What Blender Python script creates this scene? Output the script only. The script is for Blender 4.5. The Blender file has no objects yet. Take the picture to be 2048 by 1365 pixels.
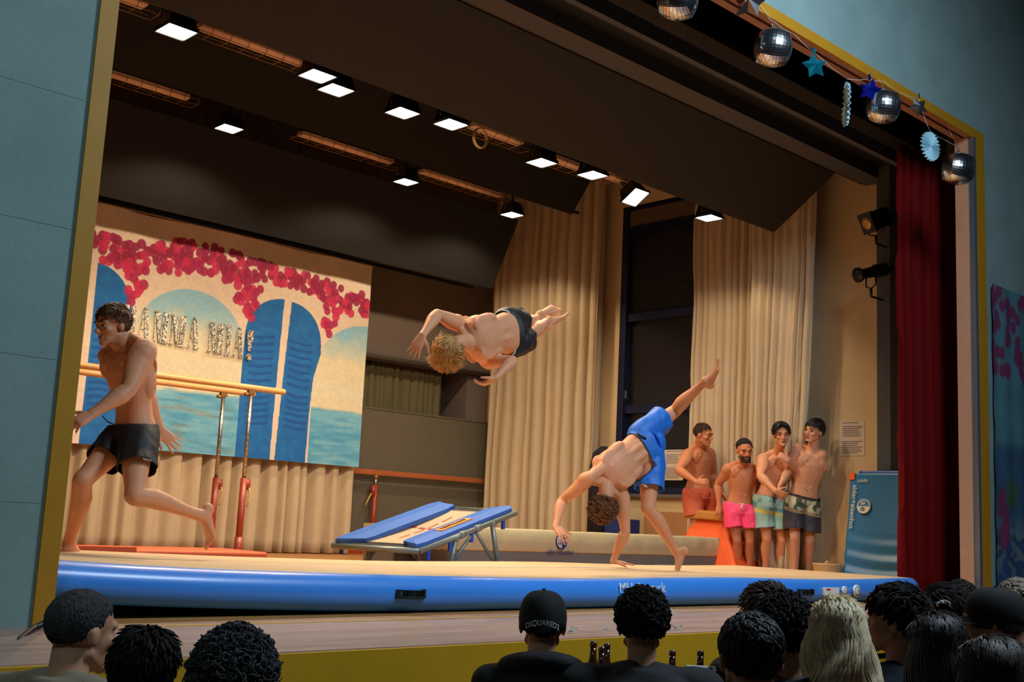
import bpy, bmesh, math, random
import numpy as np
from mathutils import Vector, Matrix, noise
V = Vector
random.seed(7)
sc = bpy.context.scene
COL = sc.collection
PI = math.pi
EYE = 1.56          # camera height above the hall floor
FL = 1.09           # stage floor height
# ---------------------------------------------------------------- camera
FPX, YAW, PIT, ROLL = 2291.2, 0.75827617, 0.15778764, 0.04860682
_f = V((math.sin(YAW)*math.cos(PIT), math.cos(YAW)*math.cos(PIT), math.sin(PIT)))
_r = V((math.cos(YAW), -math.sin(YAW), 0)); _u = _r.cross(_f)
CR = math.cos(ROLL)*_r + math.sin(ROLL)*_u
CU = -math.sin(ROLL)*_r + math.cos(ROLL)*_u
CF = _f
CAM = V((0, 0, EYE))
cd = bpy.data.cameras.new('camera'); cam = bpy.data.objects.new('camera', cd); COL.objects.link(cam)
cd.sensor_width = 36; cd.lens = FPX/2048*36; cd.clip_start = .05; cd.clip_end = 200
m = Matrix((CR, CU, -CF)).transposed().to_4x4(); m.translation = CAM
cam.matrix_world = m
sc.camera = cam
# ---------------------------------------------------------------- world, exposure, hall light
sc.view_settings.view_transform = 'Standard'; sc.view_settings.look = 'None'
sc.view_settings.exposure = -0.12; sc.view_settings.gamma = 1
sc.view_settings.use_curve_mapping = False
w = bpy.data.worlds.new('world'); sc.world = w; w.use_nodes = True
w.node_tree.nodes['Background'].inputs[0].default_value = (.25, .32, .42, 1)
w.node_tree.nodes['Background'].inputs[1].default_value = .012

def light(name, kind, loc, energy, color, target=None, size=1.0, sizey=None, spot=None, blend=.5, spread=None):
    d = bpy.data.lights.new(name, kind); d.energy = energy; d.color = color
    if kind == 'AREA':
        d.size = size
        if sizey: d.shape = 'RECTANGLE'; d.size_y = sizey
        if spread: d.spread = spread
    if kind == 'SPOT': d.spot_size = spot; d.spot_blend = blend; d.shadow_soft_size = size
    o = bpy.data.objects.new(name, d); COL.objects.link(o); o.location = loc
    if target is not None:
        o.rotation_euler = (V(target)-V(loc)).to_track_quat('-Z', 'Y').to_euler()
    return o
# cool dim light of the hall (unseen lamps set high over the hall to light front wall and apron)
light('hall_ceiling_light', 'SPOT', (-.9, .4, 5.6), 250, (.60, .86, .90), (.8, 4.4, 2.6), .4, spot=math.radians(72), blend=.9)
light('hall_front_light', 'AREA', (5.6, .9, 6.4), 270, (.68, .85, 1.0), (5.7, 4.6, 1.2), 1.6, spread=math.radians(160))
# ---------------------------------------------------------------- pixel helpers (2048x1365 frame) -> points of the place
def ray(x, y):
    return CR*((x-1024)/FPX) - CU*((y-682.5)/FPX) + CF
def at(x, y, X=None, Y=None, Z=None, D=None):
    d = ray(x, y)
    if X is not None: t = X/d.x
    elif Y is not None: t = Y/d.y
    elif Z is not None: t = (Z-EYE)/d.z
    else: t = D
    return CAM + d*t
def bone(P, x, y, L, sgn=-1):
    """child joint on the ray of (x, y) at distance L from P; sgn -1 nearer the hall, +1 further upstage"""
    d = ray(x, y).normalized(); oc = CAM - P
    b = oc.dot(d); c = oc.dot(oc)-L*L; q = b*b-c
    if q <= 0:
        c0 = CAM + d*(-b); return P + (c0-P).normalized()*L
    return CAM + d*(-b + sgn*math.sqrt(q))
# ---------------------------------------------------------------- materials
MATS = {}
def s2l(c):
    return tuple(((v/12.92) if v <= .04045 else ((v+.055)/1.055)**2.4) for v in [k/255 for k in c])
def mat(name, rgb, rough=.6, metal=0, var=.08, scale=8, bump=0, bscale=40, emis=0, spec=.5, sheen=0, sss=0, attr=None, coat=0, alpha=1, stretch=None, trans=0):
    if name in MATS: return MATS[name]
    m = bpy.data.materials.new(name); m.use_nodes = True; nt = m.node_tree; N = nt.nodes; L = nt.links
    b = N['Principled BSDF']
    b.inputs['Roughness'].default_value = rough; b.inputs['Metallic'].default_value = metal
    b.inputs['Specular IOR Level'].default_value = spec
    c = s2l(rgb)
    tc = N.new('ShaderNodeTexCoord'); src = tc.outputs['Object']
    if stretch:
        mp = N.new('ShaderNodeMapping'); mp.inputs['Scale'].default_value = stretch
        L.new(src, mp.inputs[0]); src = mp.outputs[0]
    if attr:
        a = N.new('ShaderNodeVertexColor'); a.layer_name = attr; base = a.outputs[0]
    else:
        base = None
    if var > 0:
        nz = N.new('ShaderNodeTexNoise'); nz.inputs['Scale'].default_value = scale; nz.inputs['Detail'].default_value = 4
        L.new(src, nz.inputs['Vector'])
        mr = N.new('ShaderNodeMapRange'); mr.inputs[3].default_value = 1-var*2; mr.inputs[4].default_value = 1+var*2
        L.new(nz.outputs['Fac'], mr.inputs[0])
        mx = N.new('ShaderNodeMix'); mx.data_type = 'RGBA'; mx.blend_type = 'MULTIPLY'; mx.inputs[0].default_value = 1
        if base: L.new(base, mx.inputs[6])
        else: mx.inputs[6].default_value = (*c, 1)
        L.new(mr.outputs[0], mx.inputs[7]); L.new(mx.outputs[2], b.inputs['Base Color'])
    elif base: L.new(base, b.inputs['Base Color'])
    else: b.inputs['Base Color'].default_value = (*c, 1)
    if bump:
        n2 = N.new('ShaderNodeTexNoise'); n2.inputs['Scale'].default_value = bscale; n2.inputs['Detail'].default_value = 5
        L.new(src, n2.inputs['Vector'])
        bp = N.new('ShaderNodeBump'); bp.inputs['Strength'].default_value = bump; bp.inputs['Distance'].default_value = .02
        L.new(n2.outputs['Fac'], bp.inputs['Height']); L.new(bp.outputs[0], b.inputs['Normal'])
    if emis:
        b.inputs['Emission Color'].default_value = (*c, 1); b.inputs['Emission Strength'].default_value = emis
    if sheen: b.inputs['Sheen Weight'].default_value = sheen
    if coat: b.inputs['Coat Weight'].default_value = coat; b.inputs['Coat Roughness'].default_value = .15
    if trans: b.inputs['Transmission Weight'].default_value = trans
    if sss:
        b.inputs['Subsurface Weight'].default_value = sss; b.inputs['Subsurface Radius'].default_value = (.012, .005, .003)
        b.inputs['Subsurface Scale'].default_value = 1.0
    MATS[name] = m
    return m
# ---------------------------------------------------------------- mesh helpers
def put(name, me, mats, parent=None, loc=None, smooth=False):
    o = bpy.data.objects.new(name, me); COL.objects.link(o)
    if not isinstance(mats, (list, tuple)): mats = [mats]
    for mm in mats: me.materials.append(mm)
    if smooth: me.shade_smooth()
    if parent: o.parent = parent
    if loc is not None: o.location = loc
    return o
def obj(name, bm, mats, parent=None, smooth=False, autos=None, recenter=True):
    """links a bmesh given in world coordinates as ONE object; the origin goes to its base"""
    me = bpy.data.meshes.new(name)
    bmesh.ops.recalc_face_normals(bm, faces=bm.faces[:])
    org = V((0, 0, 0))
    if parent is not None: org = WORLD.get(parent.name, V((0, 0, 0)))
    elif recenter and len(bm.verts):
        xs = [v.co for v in bm.verts]
        org = V(((min(c.x for c in xs)+max(c.x for c in xs))/2, (min(c.y for c in xs)+max(c.y for c in xs))/2, min(c.z for c in xs)))
    bmesh.ops.translate(bm, verts=bm.verts[:], vec=-org)
    bm.to_mesh(me); bm.free()
    o = put(name, me, mats, parent, None, smooth)
    if parent is None: o.location = org; WORLD[o.name] = org
    else: WORLD[o.name] = org
    if autos: 
        try: me.set_sharp_from_angle(angle=math.radians(autos))
        except Exception: pass
    return o
WORLD = {}
def empty(name, loc, label=None, cat=None, group=None):
    o = bpy.data.objects.new(name, None); COL.objects.link(o); o.location = loc; WORLD[o.name] = V(loc)
    o.empty_display_size = .1
    if label: tag(o, label, cat, group)
    return o
def tag(o, label, cat, group=None, kind=None):
    o['label'] = label; o['category'] = cat
    if group: o['group'] = group
    if kind: o['kind'] = kind
    return o
def struct(name, bm, m, smooth=False):
    o = obj(name, bm, m, None, smooth); o['kind'] = 'structure'; return o
def B(): return bmesh.new()
def box(bm, x0, x1, y0, y1, z0, z1, mi=0):
    vs = [bm.verts.new((x, y, z)) for x in (x0, x1) for y in (y0, y1) for z in (z0, z1)]
    fs = []
    for q in ((0,1,3,2),(4,6,7,5),(0,4,5,1),(2,3,7,6),(0,2,6,4),(1,5,7,3)):
        f = bm.faces.new([vs[i] for i in q]); f.material_index = mi; fs.append(f)
    return vs, fs
def bevel_all(bm, w=.01, seg=2):
    bmesh.ops.bevel(bm, geom=bm.edges[:], offset=w, segments=seg, affect='EDGES', profile=.6)
def hexa(bm, bot, top, mi=0):
    """bot/top: 4 corner lists"""
    a = [bm.verts.new(p) for p in bot]; b = [bm.verts.new(p) for p in top]
    fs = [bm.faces.new(a[::-1]), bm.faces.new(b)]
    for i in range(4): fs.append(bm.faces.new((a[i], a[(i+1)%4], b[(i+1)%4], b[i])))
    for f in fs: f.material_index = mi
def frame(ax, hint=None):
    z = V(ax).normalized()
    h = V(hint) if hint is not None else (V((0, 0, 1)) if abs(z.z) < .9 else V((0, 1, 0)))
    y = h - z*h.dot(z)
    if y.length < 1e-5: y = z.orthogonal()
    y.normalize(); x = y.cross(z)
    return x, y, z
def ring(bm, c, ax, ay, a, b, n=16, sq=2.0):
    vs = []
    for i in range(n):
        t = 2*PI*i/n; ct, st = math.cos(t), math.sin(t)
        if sq != 2.0:
            ct = math.copysign(abs(ct)**(2/sq), ct); st = math.copysign(abs(st)**(2/sq), st)
        vs.append(bm.verts.new(c + ax*(a*ct) + ay*(b*st)))
    return vs
def loft(bm, rings, cap=True, mi=0, closed=False):
    fs = []
    for r0, r1 in zip(rings[:-1], rings[1:]):
        n = len(r0)
        for i in range(n): fs.append(bm.faces.new((r0[i], r0[(i+1) % n], r1[(i+1) % n], r1[i])))
    if cap:
        fs.append(bm.faces.new(rings[0][::-1])); fs.append(bm.faces.new(rings[-1]))
    for f in fs: f.material_index = mi; f.smooth = True
    return fs
def tube(bm, pts, r, n=10, mi=0, cap=True):
    pts = [V(p) for p in pts]; rs = r if isinstance(r, (list, tuple)) else [r]*len(pts)
    rings = []; hint = None
    for i, p in enumerate(pts):
        d = (pts[min(i+1, len(pts)-1)]-pts[max(i-1, 0)])
        x, y, z = frame(d, hint); hint = y
        rings.append(ring(bm, p, x, y, rs[i], rs[i], n))
    loft(bm, rings, cap, mi)
def cyl(bm, p0, p1, r, n=16, mi=0): tube(bm, [p0, p1], r, n, mi)
def ball(bm, c, rad, axes=None, seg=14, mi=0):
    """ellipsoid; rad (a,b,c) along axes"""
    if not isinstance(rad, (tuple, list)): rad = (rad,)*3
    X, Y, Z = axes if axes else (V((1,0,0)), V((0,1,0)), V((0,0,1)))
    c = V(c); rings = []
    k = max(6, seg//2+1)
    top = bm.verts.new(c+Z*rad[2]); bot = bm.verts.new(c-Z*rad[2])
    for j in range(1, k):
        th = PI*j/k; rings.append(ring(bm, c+Z*(rad[2]*math.cos(th)), X, Y, rad[0]*math.sin(th), rad[1]*math.sin(th), seg))
    fs = loft(bm, rings, False, mi)
    for i in range(seg):
        fs.append(bm.faces.new((top, rings[0][i], rings[0][(i+1) % seg]))); fs.append(bm.faces.new((bot, rings[-1][(i+1) % seg], rings[-1][i])))
    for f in fs: f.material_index = mi; f.smooth = True
def lathe(bm, base, prof, n=20, mi=0, axis=V((0,0,1))):
    x, y, z = frame(axis); rings = [ring(bm, V(base)+z*h, x, y, max(r, .0005), max(r, .0005), n) for r, h in prof]
    loft(bm, rings, True, mi)
def sheet(bm, P, nu, nv, mi=0, smooth=True):
    """P(i,j)->Vector grid"""
    g = [[bm.verts.new(P(i, j)) for j in range(nv+1)] for i in range(nu+1)]
    for i in range(nu):
        for j in range(nv):
            f = bm.faces.new((g[i][j], g[i+1][j], g[i+1][j+1], g[i][j+1])); f.smooth = smooth; f.material_index = mi
    return g
def text_bm(txt, size, mtx, extrude=.001, shear=0, bend=None):
    """real lettering: built-in font turned into mesh; mtx maps text (x right, y up, z out) into the world"""
    cu = bpy.data.curves.new('t', 'FONT'); cu.body = txt; cu.size = size; cu.extrude = extrude; cu.align_x = 'CENTER'; cu.align_y = 'CENTER'
    o = bpy.data.objects.new('t', cu); COL.objects.link(o)
    dg = bpy.context.evaluated_depsgraph_get(); me = bpy.data.meshes.new_from_object(o.evaluated_get(dg))
    bm = B(); bm.from_mesh(me); bpy.data.objects.remove(o); bpy.data.meshes.remove(me)
    if bend:
        for v in bm.verts: v.co = bend(v.co)
    bm.transform(mtx)
    return bm
def merge(dst, src):
    me = bpy.data.meshes.new('x'); src.to_mesh(me); src.free(); dst.from_mesh(me); bpy.data.meshes.remove(me)
def mtx(o, x, y, z):
    m = Matrix((V(x), V(y), V(z))).transposed().to_4x4(); m.translation = V(o); return m
# ================================================================ materials
concrete = mat('board_marked_concrete', (128,152,150), .85, var=.10, scale=3, bump=.12, bscale=30)
gold = mat('ochre_painted_trim', (184,130,26), .5, var=.06, scale=6)
pinkwood = mat('reddish_wood_lining', (176,124,98), .55, var=.08, scale=10, stretch=(1, 8, 1))
darkvoid = mat('black_paint_and_dark_voids', (16,15,18), .8, var=.1)  # black paint, also put where slot, doorway and portal gaps are only dark
pan_m = mat('dark_grey_acoustic_panel', (44,41,40), .75, var=.05, scale=2)
beam_m = mat('dark_painted_beam', (76,76,80), .7, var=.05)
plaster = mat('cream_stage_plaster', (206,180,138), .8, var=.05, scale=3, bump=.1, bscale=60)
backwall = mat('grey_brown_back_wall', (112,100,92), .85, var=.06, scale=2)
olive = mat('olive_grey_parapet', (98,92,76), .85, var=.04, scale=5)
ceil_m = mat('dark_stage_ceiling', (60,44,34), .9, var=.06)
steel = mat('dark_steel', (60,60,62), .4, .8, var=.05)
chrome = mat('worn_chrome', (170,168,160), .3, .9, var=.1, scale=30)
redpaint = mat('red_brown_enamel', (150,58,36), .35, var=.06, scale=10)
bluepaint = mat('dark_blue_window_frame', (10,18,52), .45, var=.05)
blackm = mat('black_plastic', (18,18,20), .45, var=.05)
white = mat('white_print', (235,235,230), .6, var=.02)
paper = mat('printed_paper', (205,190,170), .8, var=.03)
inkm = mat('grey_ink', (120,110,110), .8, var=.02)
brownwood = mat('brown_varnished_wood', (142,84,46), .4, var=.14, scale=5, stretch=(1.5, 12, 12))
railwood = mat('pale_ash_rail', (214,160,98), .35, var=.10, scale=5, stretch=(1.2, 16, 16))
beige_cloth = mat('beige_stage_curtain', (196,174,142), .85, var=.05, scale=3, bump=.1, bscale=200, sheen=.2)
olive_cloth = mat('olive_green_curtain', (96,90,62), .9, var=.06, scale=3)
red_velvet = mat('dark_red_velvet', (104,4,6), .85, var=.12, scale=3, spec=.15)

def floor_mat(name, c1, c2, c3):
    m = bpy.data.materials.new(name); m.use_nodes = True; nt = m.node_tree; N = nt.nodes; L = nt.links; b = N['Principled BSDF']
    tc = N.new('ShaderNodeTexCoord'); mp = N.new('ShaderNodeMapping'); mp.inputs['Rotation'].default_value = (0, 0, 0)
    L.new(tc.outputs['Object'], mp.inputs[0])
    br = N.new('ShaderNodeTexBrick'); br.inputs['Scale'].default_value = 1; br.inputs['Brick Width'].default_value = .9; br.inputs['Row Height'].default_value = .07
    br.inputs['Mortar Size'].default_value = .0015; br.inputs['Color1'].default_value = (*s2l(c1), 1); br.inputs['Color2'].default_value = (*s2l(c2), 1)
    br.inputs['Mortar'].default_value = (*s2l(c3), 1); br.inputs['Bias'].default_value = 0
    L.new(mp.outputs[0], br.inputs[0])
    mp2 = N.new('ShaderNodeMapping'); mp2.inputs['Scale'].default_value = (1.5, 22, 1); L.new(tc.outputs['Object'], mp2.inputs[0])
    nz = N.new('ShaderNodeTexNoise'); nz.inputs['Scale'].default_value = 3; nz.inputs['Detail'].default_value = 6; L.new(mp2.outputs[0], nz.inputs[0])
    mr = N.new('ShaderNodeMapRange'); mr.inputs[3].default_value = .65; mr.inputs[4].default_value = 1.35; L.new(nz.outputs[0], mr.inputs[0])
    mx = N.new('ShaderNodeMix'); mx.data_type = 'RGBA'; mx.blend_type = 'MULTIPLY'; mx.inputs[0].default_value = 1
    L.new(br.outputs[0], mx.inputs[6]); L.new(mr.outputs[0], mx.inputs[7]); L.new(mx.outputs[2], b.inputs['Base Color'])
    b.inputs['Roughness'].default_value = .42
    return m
stagefloor = floor_mat('stage_floorboards', (196,140,78), (176,120,62), (90,56,28))
apronfloor = floor_mat('greyish_apron_boards', (176,146,132), (156,124,112), (90,66,54))  # apron boards in a greyer tone than the stage boards
hallfloor = floor_mat('hall_parquet', (90,66,48), (80,58,42), (40,28,20))

# ================================================================ setting
YP, YP2 = 4.40, 4.55            # proscenium wall, hall face and stage face
XL = 1.84                       # left side of the opening
OXR = at(1951, 900, Y=YP).x     # right side of the opening
ZT = at(1700, 131, Y=YP).z      # underside of the header
b = B(); box(b, -6, 16, -9, 3.3, -.1, 0); struct('floor', b, hallfloor)
b = B()
box(b, -6, XL-.075, YP, YP2, 0, 7.0)
struct('wall_front_left', b, concrete)
b = B(); box(b, OXR+.25, 16, YP, YP2, 0, 7.0); struct('wall_front_right', b, concrete)
b = B(); box(b, XL-.075, OXR+.25, YP, YP2, ZT+.085, 7.0); struct('wall_front_header', b, concrete)
# joints of the formwork on the near concrete
b = B()
for z in (.95, 1.55, 2.1, 2.62, 3.15, 3.7): box(b, -6, XL-.0751, YP-.0015, YP, z, z+.003)
struct('trim_1', b, mat('concrete_joint', (140,158,154), .9, var=.1))
# ochre frame round the opening
b = B(); box(b, XL-.075, XL, YP-.012, YP2, FL, ZT+.085); struct('trim_2', b, gold)
b = B(); box(b, XL, OXR+.06, YP-.012, YP+.012, ZT, ZT+.085)
struct('trim_3', b, gold)
b = B(); box(b, OXR+.06, OXR+.25, YP-.012, YP+.03, FL, ZT+.085); struct('trim_4', b, gold)
# lining of the header underside with the curtain slot, and of the right reveal
b = B(); box(b, XL, OXR, YP+.012, YP+.055, ZT, ZT+.08); box(b, XL, OXR, YP+.085, YP2, ZT, ZT+.08)
box(b, XL, OXR, YP+.055, YP+.085, ZT+.03, ZT+.08, 1)
struct('trim_5', b, [pinkwood, darkvoid])
b = B(); box(b, OXR, OXR+.06, YP+.03, YP2, FL, ZT, 0); box(b, OXR+.06, OXR+.25, YP+.03, YP2, FL, ZT+.085)
struct('trim_6', b, mat('peach_reveal_lining', (196,148,116), .6, var=.05))
b = B()
for k in range(3): box(b, OXR+.012+k*.018, OXR+.020+k*.018, YP-.02, YP+.03, FL, ZT)
struct('trim_7', b, mat('grey_aluminium_rail', (130,138,150), .35, .7, var=.05))
# stage floor and apron
YE = 3.42
b = B(); box(b, .5, 11.0, YP2-.13, 12.6, FL-.12, FL); struct('floor_stage', b, stagefloor)
b = B(); box(b, .2, 13, YE, YP2-.13, FL-.12, FL); o = struct('floor_apron', b, apronfloor)
b = B(); box(b, 1.9, OXR, YP-.10, YP-.075, FL+.0005, FL+.0025); struct('trim_8', b, mat('yellow_floor_tape', (222,170,40), .5, var=.15, scale=12))
yel = mat('yellow_painted_fascia', (216,164,26), .5, var=.06, scale=4)
b = B(); box(b, .2, 13, YE-.02, YE+.02, FL-.165, FL-.004); struct('trim_9', b, yel)
b = B(); box(b, .2, 13, YE+.03, YE+.05, FL-.20, FL-.165, 1); box(b, .2, 13, YE, YE+.03, .02, FL-.20, 0); struct('wall_stage_front', b, [yel, darkvoid])
# stage house
XS, YB = 10.9, 11.95
zr = lambda z: z+EYE
b = B(); box(b, XS, XS+.2, YP2, 7.05, FL, 6.6)
box(b, XS, XS+.2, 7.05, 9.52, FL, zr(.43)); box(b, XS, XS+.2, 7.05, 9.52, zr(4.11), 6.6); box(b, XS, XS+.2, 9.52, 12.6, FL, 6.6)
struct('wall_right', b, plaster)
b = B(); box(b, .3, .5, YP2, 12.6, FL, 6.6); struct('wall_left', b, backwall)
b = B(); box(b, .3, 11.1, YP2, 12.7, 6.6, 6.75); struct('ceiling', b, ceil_m)
b = B(); box(b, .5, XS, YB, YB+.1, zr(2.05), 6.6); box(b, .5, XS, YB+.55, YB+.65, FL, 6.6); box(b, 10.5, XS, YB, YB+.55, zr(1.36), zr(2.05))
struct('wall_back', b, backwall)
b = B(); box(b, .5, XS, YB-.04, YB+.03, FL, zr(1.37)); box(b, .5, XS, YB-.05, YB+.05, zr(1.37), zr(1.39)); struct('wall_back_parapet', b, olive)
b = B(); cyl(b, (.5, YB-.06, zr(2.05)), (XS, YB-.06, zr(2.05)), .035); box(b, .5, XS, YB-.03, YB, zr(2.0), zr(2.04)); struct('trim_10', b, mat('grey_pipe', (96,92,84), .5, .3, var=.05), True)
# dark doorway with blue frame in the gallery recess
a0, a1 = at(889, 800, Y=YB+.54), at(944, 800, Y=YB+.54)
b = B(); box(b, a0.x, a1.x, YB+.5, YB+.545, zr(1.2), zr(1.88), 1); box(b, a0.x, a0.x+.05, YB+.48, YB+.5, zr(1.2), zr(1.88), 0); box(b, a1.x-.05, a1.x, YB+.48, YB+.5, zr(1.2), zr(1.88), 0)  # black slab painted in for the unlit opening
box(b, a0.x+.28, a0.x+.34, YB+.48, YB+.5, zr(1.2), zr(1.88), 0)
o = struct('door_1', b, [bluepaint, darkvoid])
# tall window in the side wall
def window():
    Y0, Y1 = 7.05, 9.52
    b = B(); z0, z1 = zr(.43), zr(4.11)
    box(b, XS+.10, XS+.12, Y0, Y1, z0, z1, 0)
    glass = mat('dark_night_glass', (12,12,10), .35, var=.05, spec=.6)
    w = struct('window_1', b, glass)
    def part(nm, bm, m): return obj(nm, bm, m, w)
    b = B()
    box(b, XS-.005, XS+.14, Y1-.10, Y1, z0, z1); box(b, XS-.005, XS+.14, Y0, Y0+.1, z0, z1)
    box(b, XS+.0, XS+.14, Y0, Y1, z1-.06, z1); box(b, XS+.0, XS+.13, Y0, Y1, zr(3.72), zr(3.83))
    box(b, XS+.03, XS+.13, Y0, Y1, zr(2.60), zr(2.70)); box(b, XS+.03, XS+.13, Y0, Y1, zr(1.43), zr(1.53)); box(b, XS+.03, XS+.13, 8.05, 8.13, z0, zr(3.72))
    box(b, XS+.0, XS+.13, Y0, Y1, z0, z0+.08)
    part('window_frame', b, bluepaint)
    b = B(); box(b, XS+.02, XS+.1, Y0+.1, Y1-.1, zr(3.83), z1-.06); part('blind_box', b, mat('dull_brown_board', (92,74,58), .8))
    b = B()
    for k in range(46):
        z = zr(2.72)+k*.0215
        box(b, XS+.085, XS+.098, Y0+.1, Y1-.1, z, z+.014)
    part('window_blind', b, mat('dark_blind_slats', (30,27,22), .6, var=.03))
    b = B(); box(b, XS-.06, XS+.1, Y0, Y1, z0-.04, z0); part('window_sill', b, mat('grey_sill', (96,92,88), .6))
    b = B(); box(b, XS+.02, XS+.04, Y1-.12, Y1-.10, zr(1.62), zr(1.72)); part('window_handle', b, chrome)
window()
# inner portal: dark beam and dark leg, upper strip, pelmet
b = B(); box(b, .5, XS, 5.85, 6.08, zr(3.775), zr(4.0)); struct('trim_11', b, beam_m)
b = B(); box(b, .5, XS, 6.10, 6.14, zr(3.80), 6.6); struct('trim_12', b, darkvoid)  # black sheet in place of the dark void above the beam
b = B(); box(b, .5, 10.85, 5.20, 5.26, zr(3.60), zr(3.72)); struct('trim_13', b, beam_m)
b = B(); box(b, .5, XS, 4.56, 4.60, zr(3.75), 6.6); box(b, .5, XS, 5.26, 5.85, zr(3.9), zr(3.95)); struct('trim_14', b, darkvoid)
b = B(); box(b, 10.74, XS, 5.0, 5.87, FL, 6.6, 0); box(b, 10.735, 10.74, 5.1, 5.72, FL, 6.6, 1); struct('trim_15', b, [beam_m, darkvoid])
# slanted acoustic panels
def panel(n, x1, y0, z0, y1, z1, th=.05):
    d = V((0, y1-y0, z1-z0)).normalized(); nrm = V((0, -d.z, d.y))*th
    if nrm.z < 0: nrm = -nrm
    b = B(); P = [V((.8, y0, zr(z0))), V((x1, y0, zr(z0))), V((x1, y1, zr(z1))), V((.8, y1, zr(z1)))]
    hexa(b, P, [p+nrm for p in P]); 
    o = obj('acoustic_panel', b, pan_m if n == 0 else mat('shaded_black_acoustic_panel', (23,21,21), .85, var=.05, scale=2))  # darker copy for rear panels: unlit look and muted lamp glow put into colour
    tag(o, ['wide dark slanted ceiling panel nearest the hall, in front of the first lamp row', 'dark slanted ceiling panel between the two lamp rows', 'dark slanted ceiling panel furthest back, just above the painted banner'][n], 'ceiling panel', 'slanted dark panels above the stage')
panel(0, 10.5, 6.22, 3.84, 6.97, 3.31)
panel(1, 10.1, 9.10, 4.62, 9.68, 3.87)
panel(2, 10.1, 10.65, 3.95, 11.10, 3.08)

# ================================================================ curtains
def curtain(name, p0, p1, z0, z1, amp, wl, label, group, m, slant=0, seed=1, nz=26, gather=1.0, cat='curtain', thin=1.0):
    """folds along p0->p1 (xy); slant moves the folds sideways towards the hem"""
    rnd = random.Random(seed); p0, p1 = V((p0[0], p0[1], 0)), V((p1[0], p1[1], 0)); L = (p1-p0).length; t = (p1-p0)/L; n = V((-t.y, t.x, 0))
    ctrl = []; s = 0
    while s < L+wl:
        ctrl.append((s, amp*rnd.uniform(.45, 1.15)*(1 if len(ctrl) % 2 else -1))); s += wl*rnd.uniform(.28, .78)*(.5 if rnd.random() < .3 else 1)
    def off(s):
        for (a, va), (c, vc) in zip(ctrl[:-1], ctrl[1:]):
            if a <= s <= c:
                u = (s-a)/(c-a); u = .5-.5*math.cos(PI*u); u = u*u*(3-2*u)*.5+u*.5
                h = (1-(va+(vc-va)*u)/(amp*1.15))/2; h = 1-(1-max(0, min(1, h)))**2.3
                return -(2*h-1)*amp
        return 0
    nu = max(12, int(L/ .011)); b = B()
    def P(i, j):
        s = L*i/nu; v = j/nz; z = z0+(z1-z0)*v
        k = 1+.25*noise.noise(V((s*1.3, z*.6, seed)))
        sh = slant*(1-v)**1.6*math.sin(PI*min(1, i/nu*1.0)*.5+.0)
        w = .018*noise.noise(V((s*3, z*1.1, seed+5)))
        return p0 + t*(s*thin+sh+w*.6) + n*(off(s+.02*noise.noise(V((z*.9, s, seed))))*k*(.85+.3*(1-v)) + w) + V((0, 0, z))
    sheet(b, P, nu, nz)
    o = obj(name, b, m, None, True)
    so = o.modifiers.new('thickness', 'SOLIDIFY'); so.thickness = .004
    return tag(o, label, cat, group)
g = 'beige stage curtains'
curtain('stage_curtain', (10.72, 11.62), (10.72, 9.66), FL+.02, 6.5, .10, .17, 'tall beige pleated curtain between the back wall and the dark window', g, beige_cloth, seed=3)
curtain('stage_curtain', (10.78, 8.24), (10.78, 7.20), FL+.02, 6.5, .06, .12, 'beige pleated curtain just right of the dark window, straight folds', g, beige_cloth, seed=8)
curtain('stage_curtain', (10.58, 7.28), (10.58, 6.46), FL+.02, 6.5, .055, .12, 'beige curtain swept sideways in slanting folds next to the cream wall', g, beige_cloth, seed=12, slant=-.22, thin=1.0)
curtain('backdrop_curtain', (4.3, 11.66), (8.46, 11.66), FL+.01, zr(3.15), .075, .21, 'beige pleated backdrop curtain hanging behind the painted banner', g, beige_cloth, seed=21)
curtain('gallery_curtain', at(725, 760, Y=YB+.15).xy, at(884, 760, Y=YB+.15).xy, zr(1.25), zr(2.03), .03, .11, 'short olive curtain in the gallery opening above the parapet', None, olive_cloth, seed=5, nz=8)
curtain('main_curtain', (9.50, 5.0), (10.62, 4.92), FL+.02, zr(3.65), .07, .26, 'dark red velvet main curtain drawn to the right of the stage', None, red_velvet, seed=31)
def pool():
    # the hem of the red curtain, pushed out at its left foot
    pass
# black track above the banner
b = B(); box(b, 4.3, 10.05, 11.42, 11.47, zr(3.11), zr(3.15))
o = obj('curtain_track', b, blackm); tag(o, 'black curtain track running above the painted banner to the right', 'curtain track')
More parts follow.
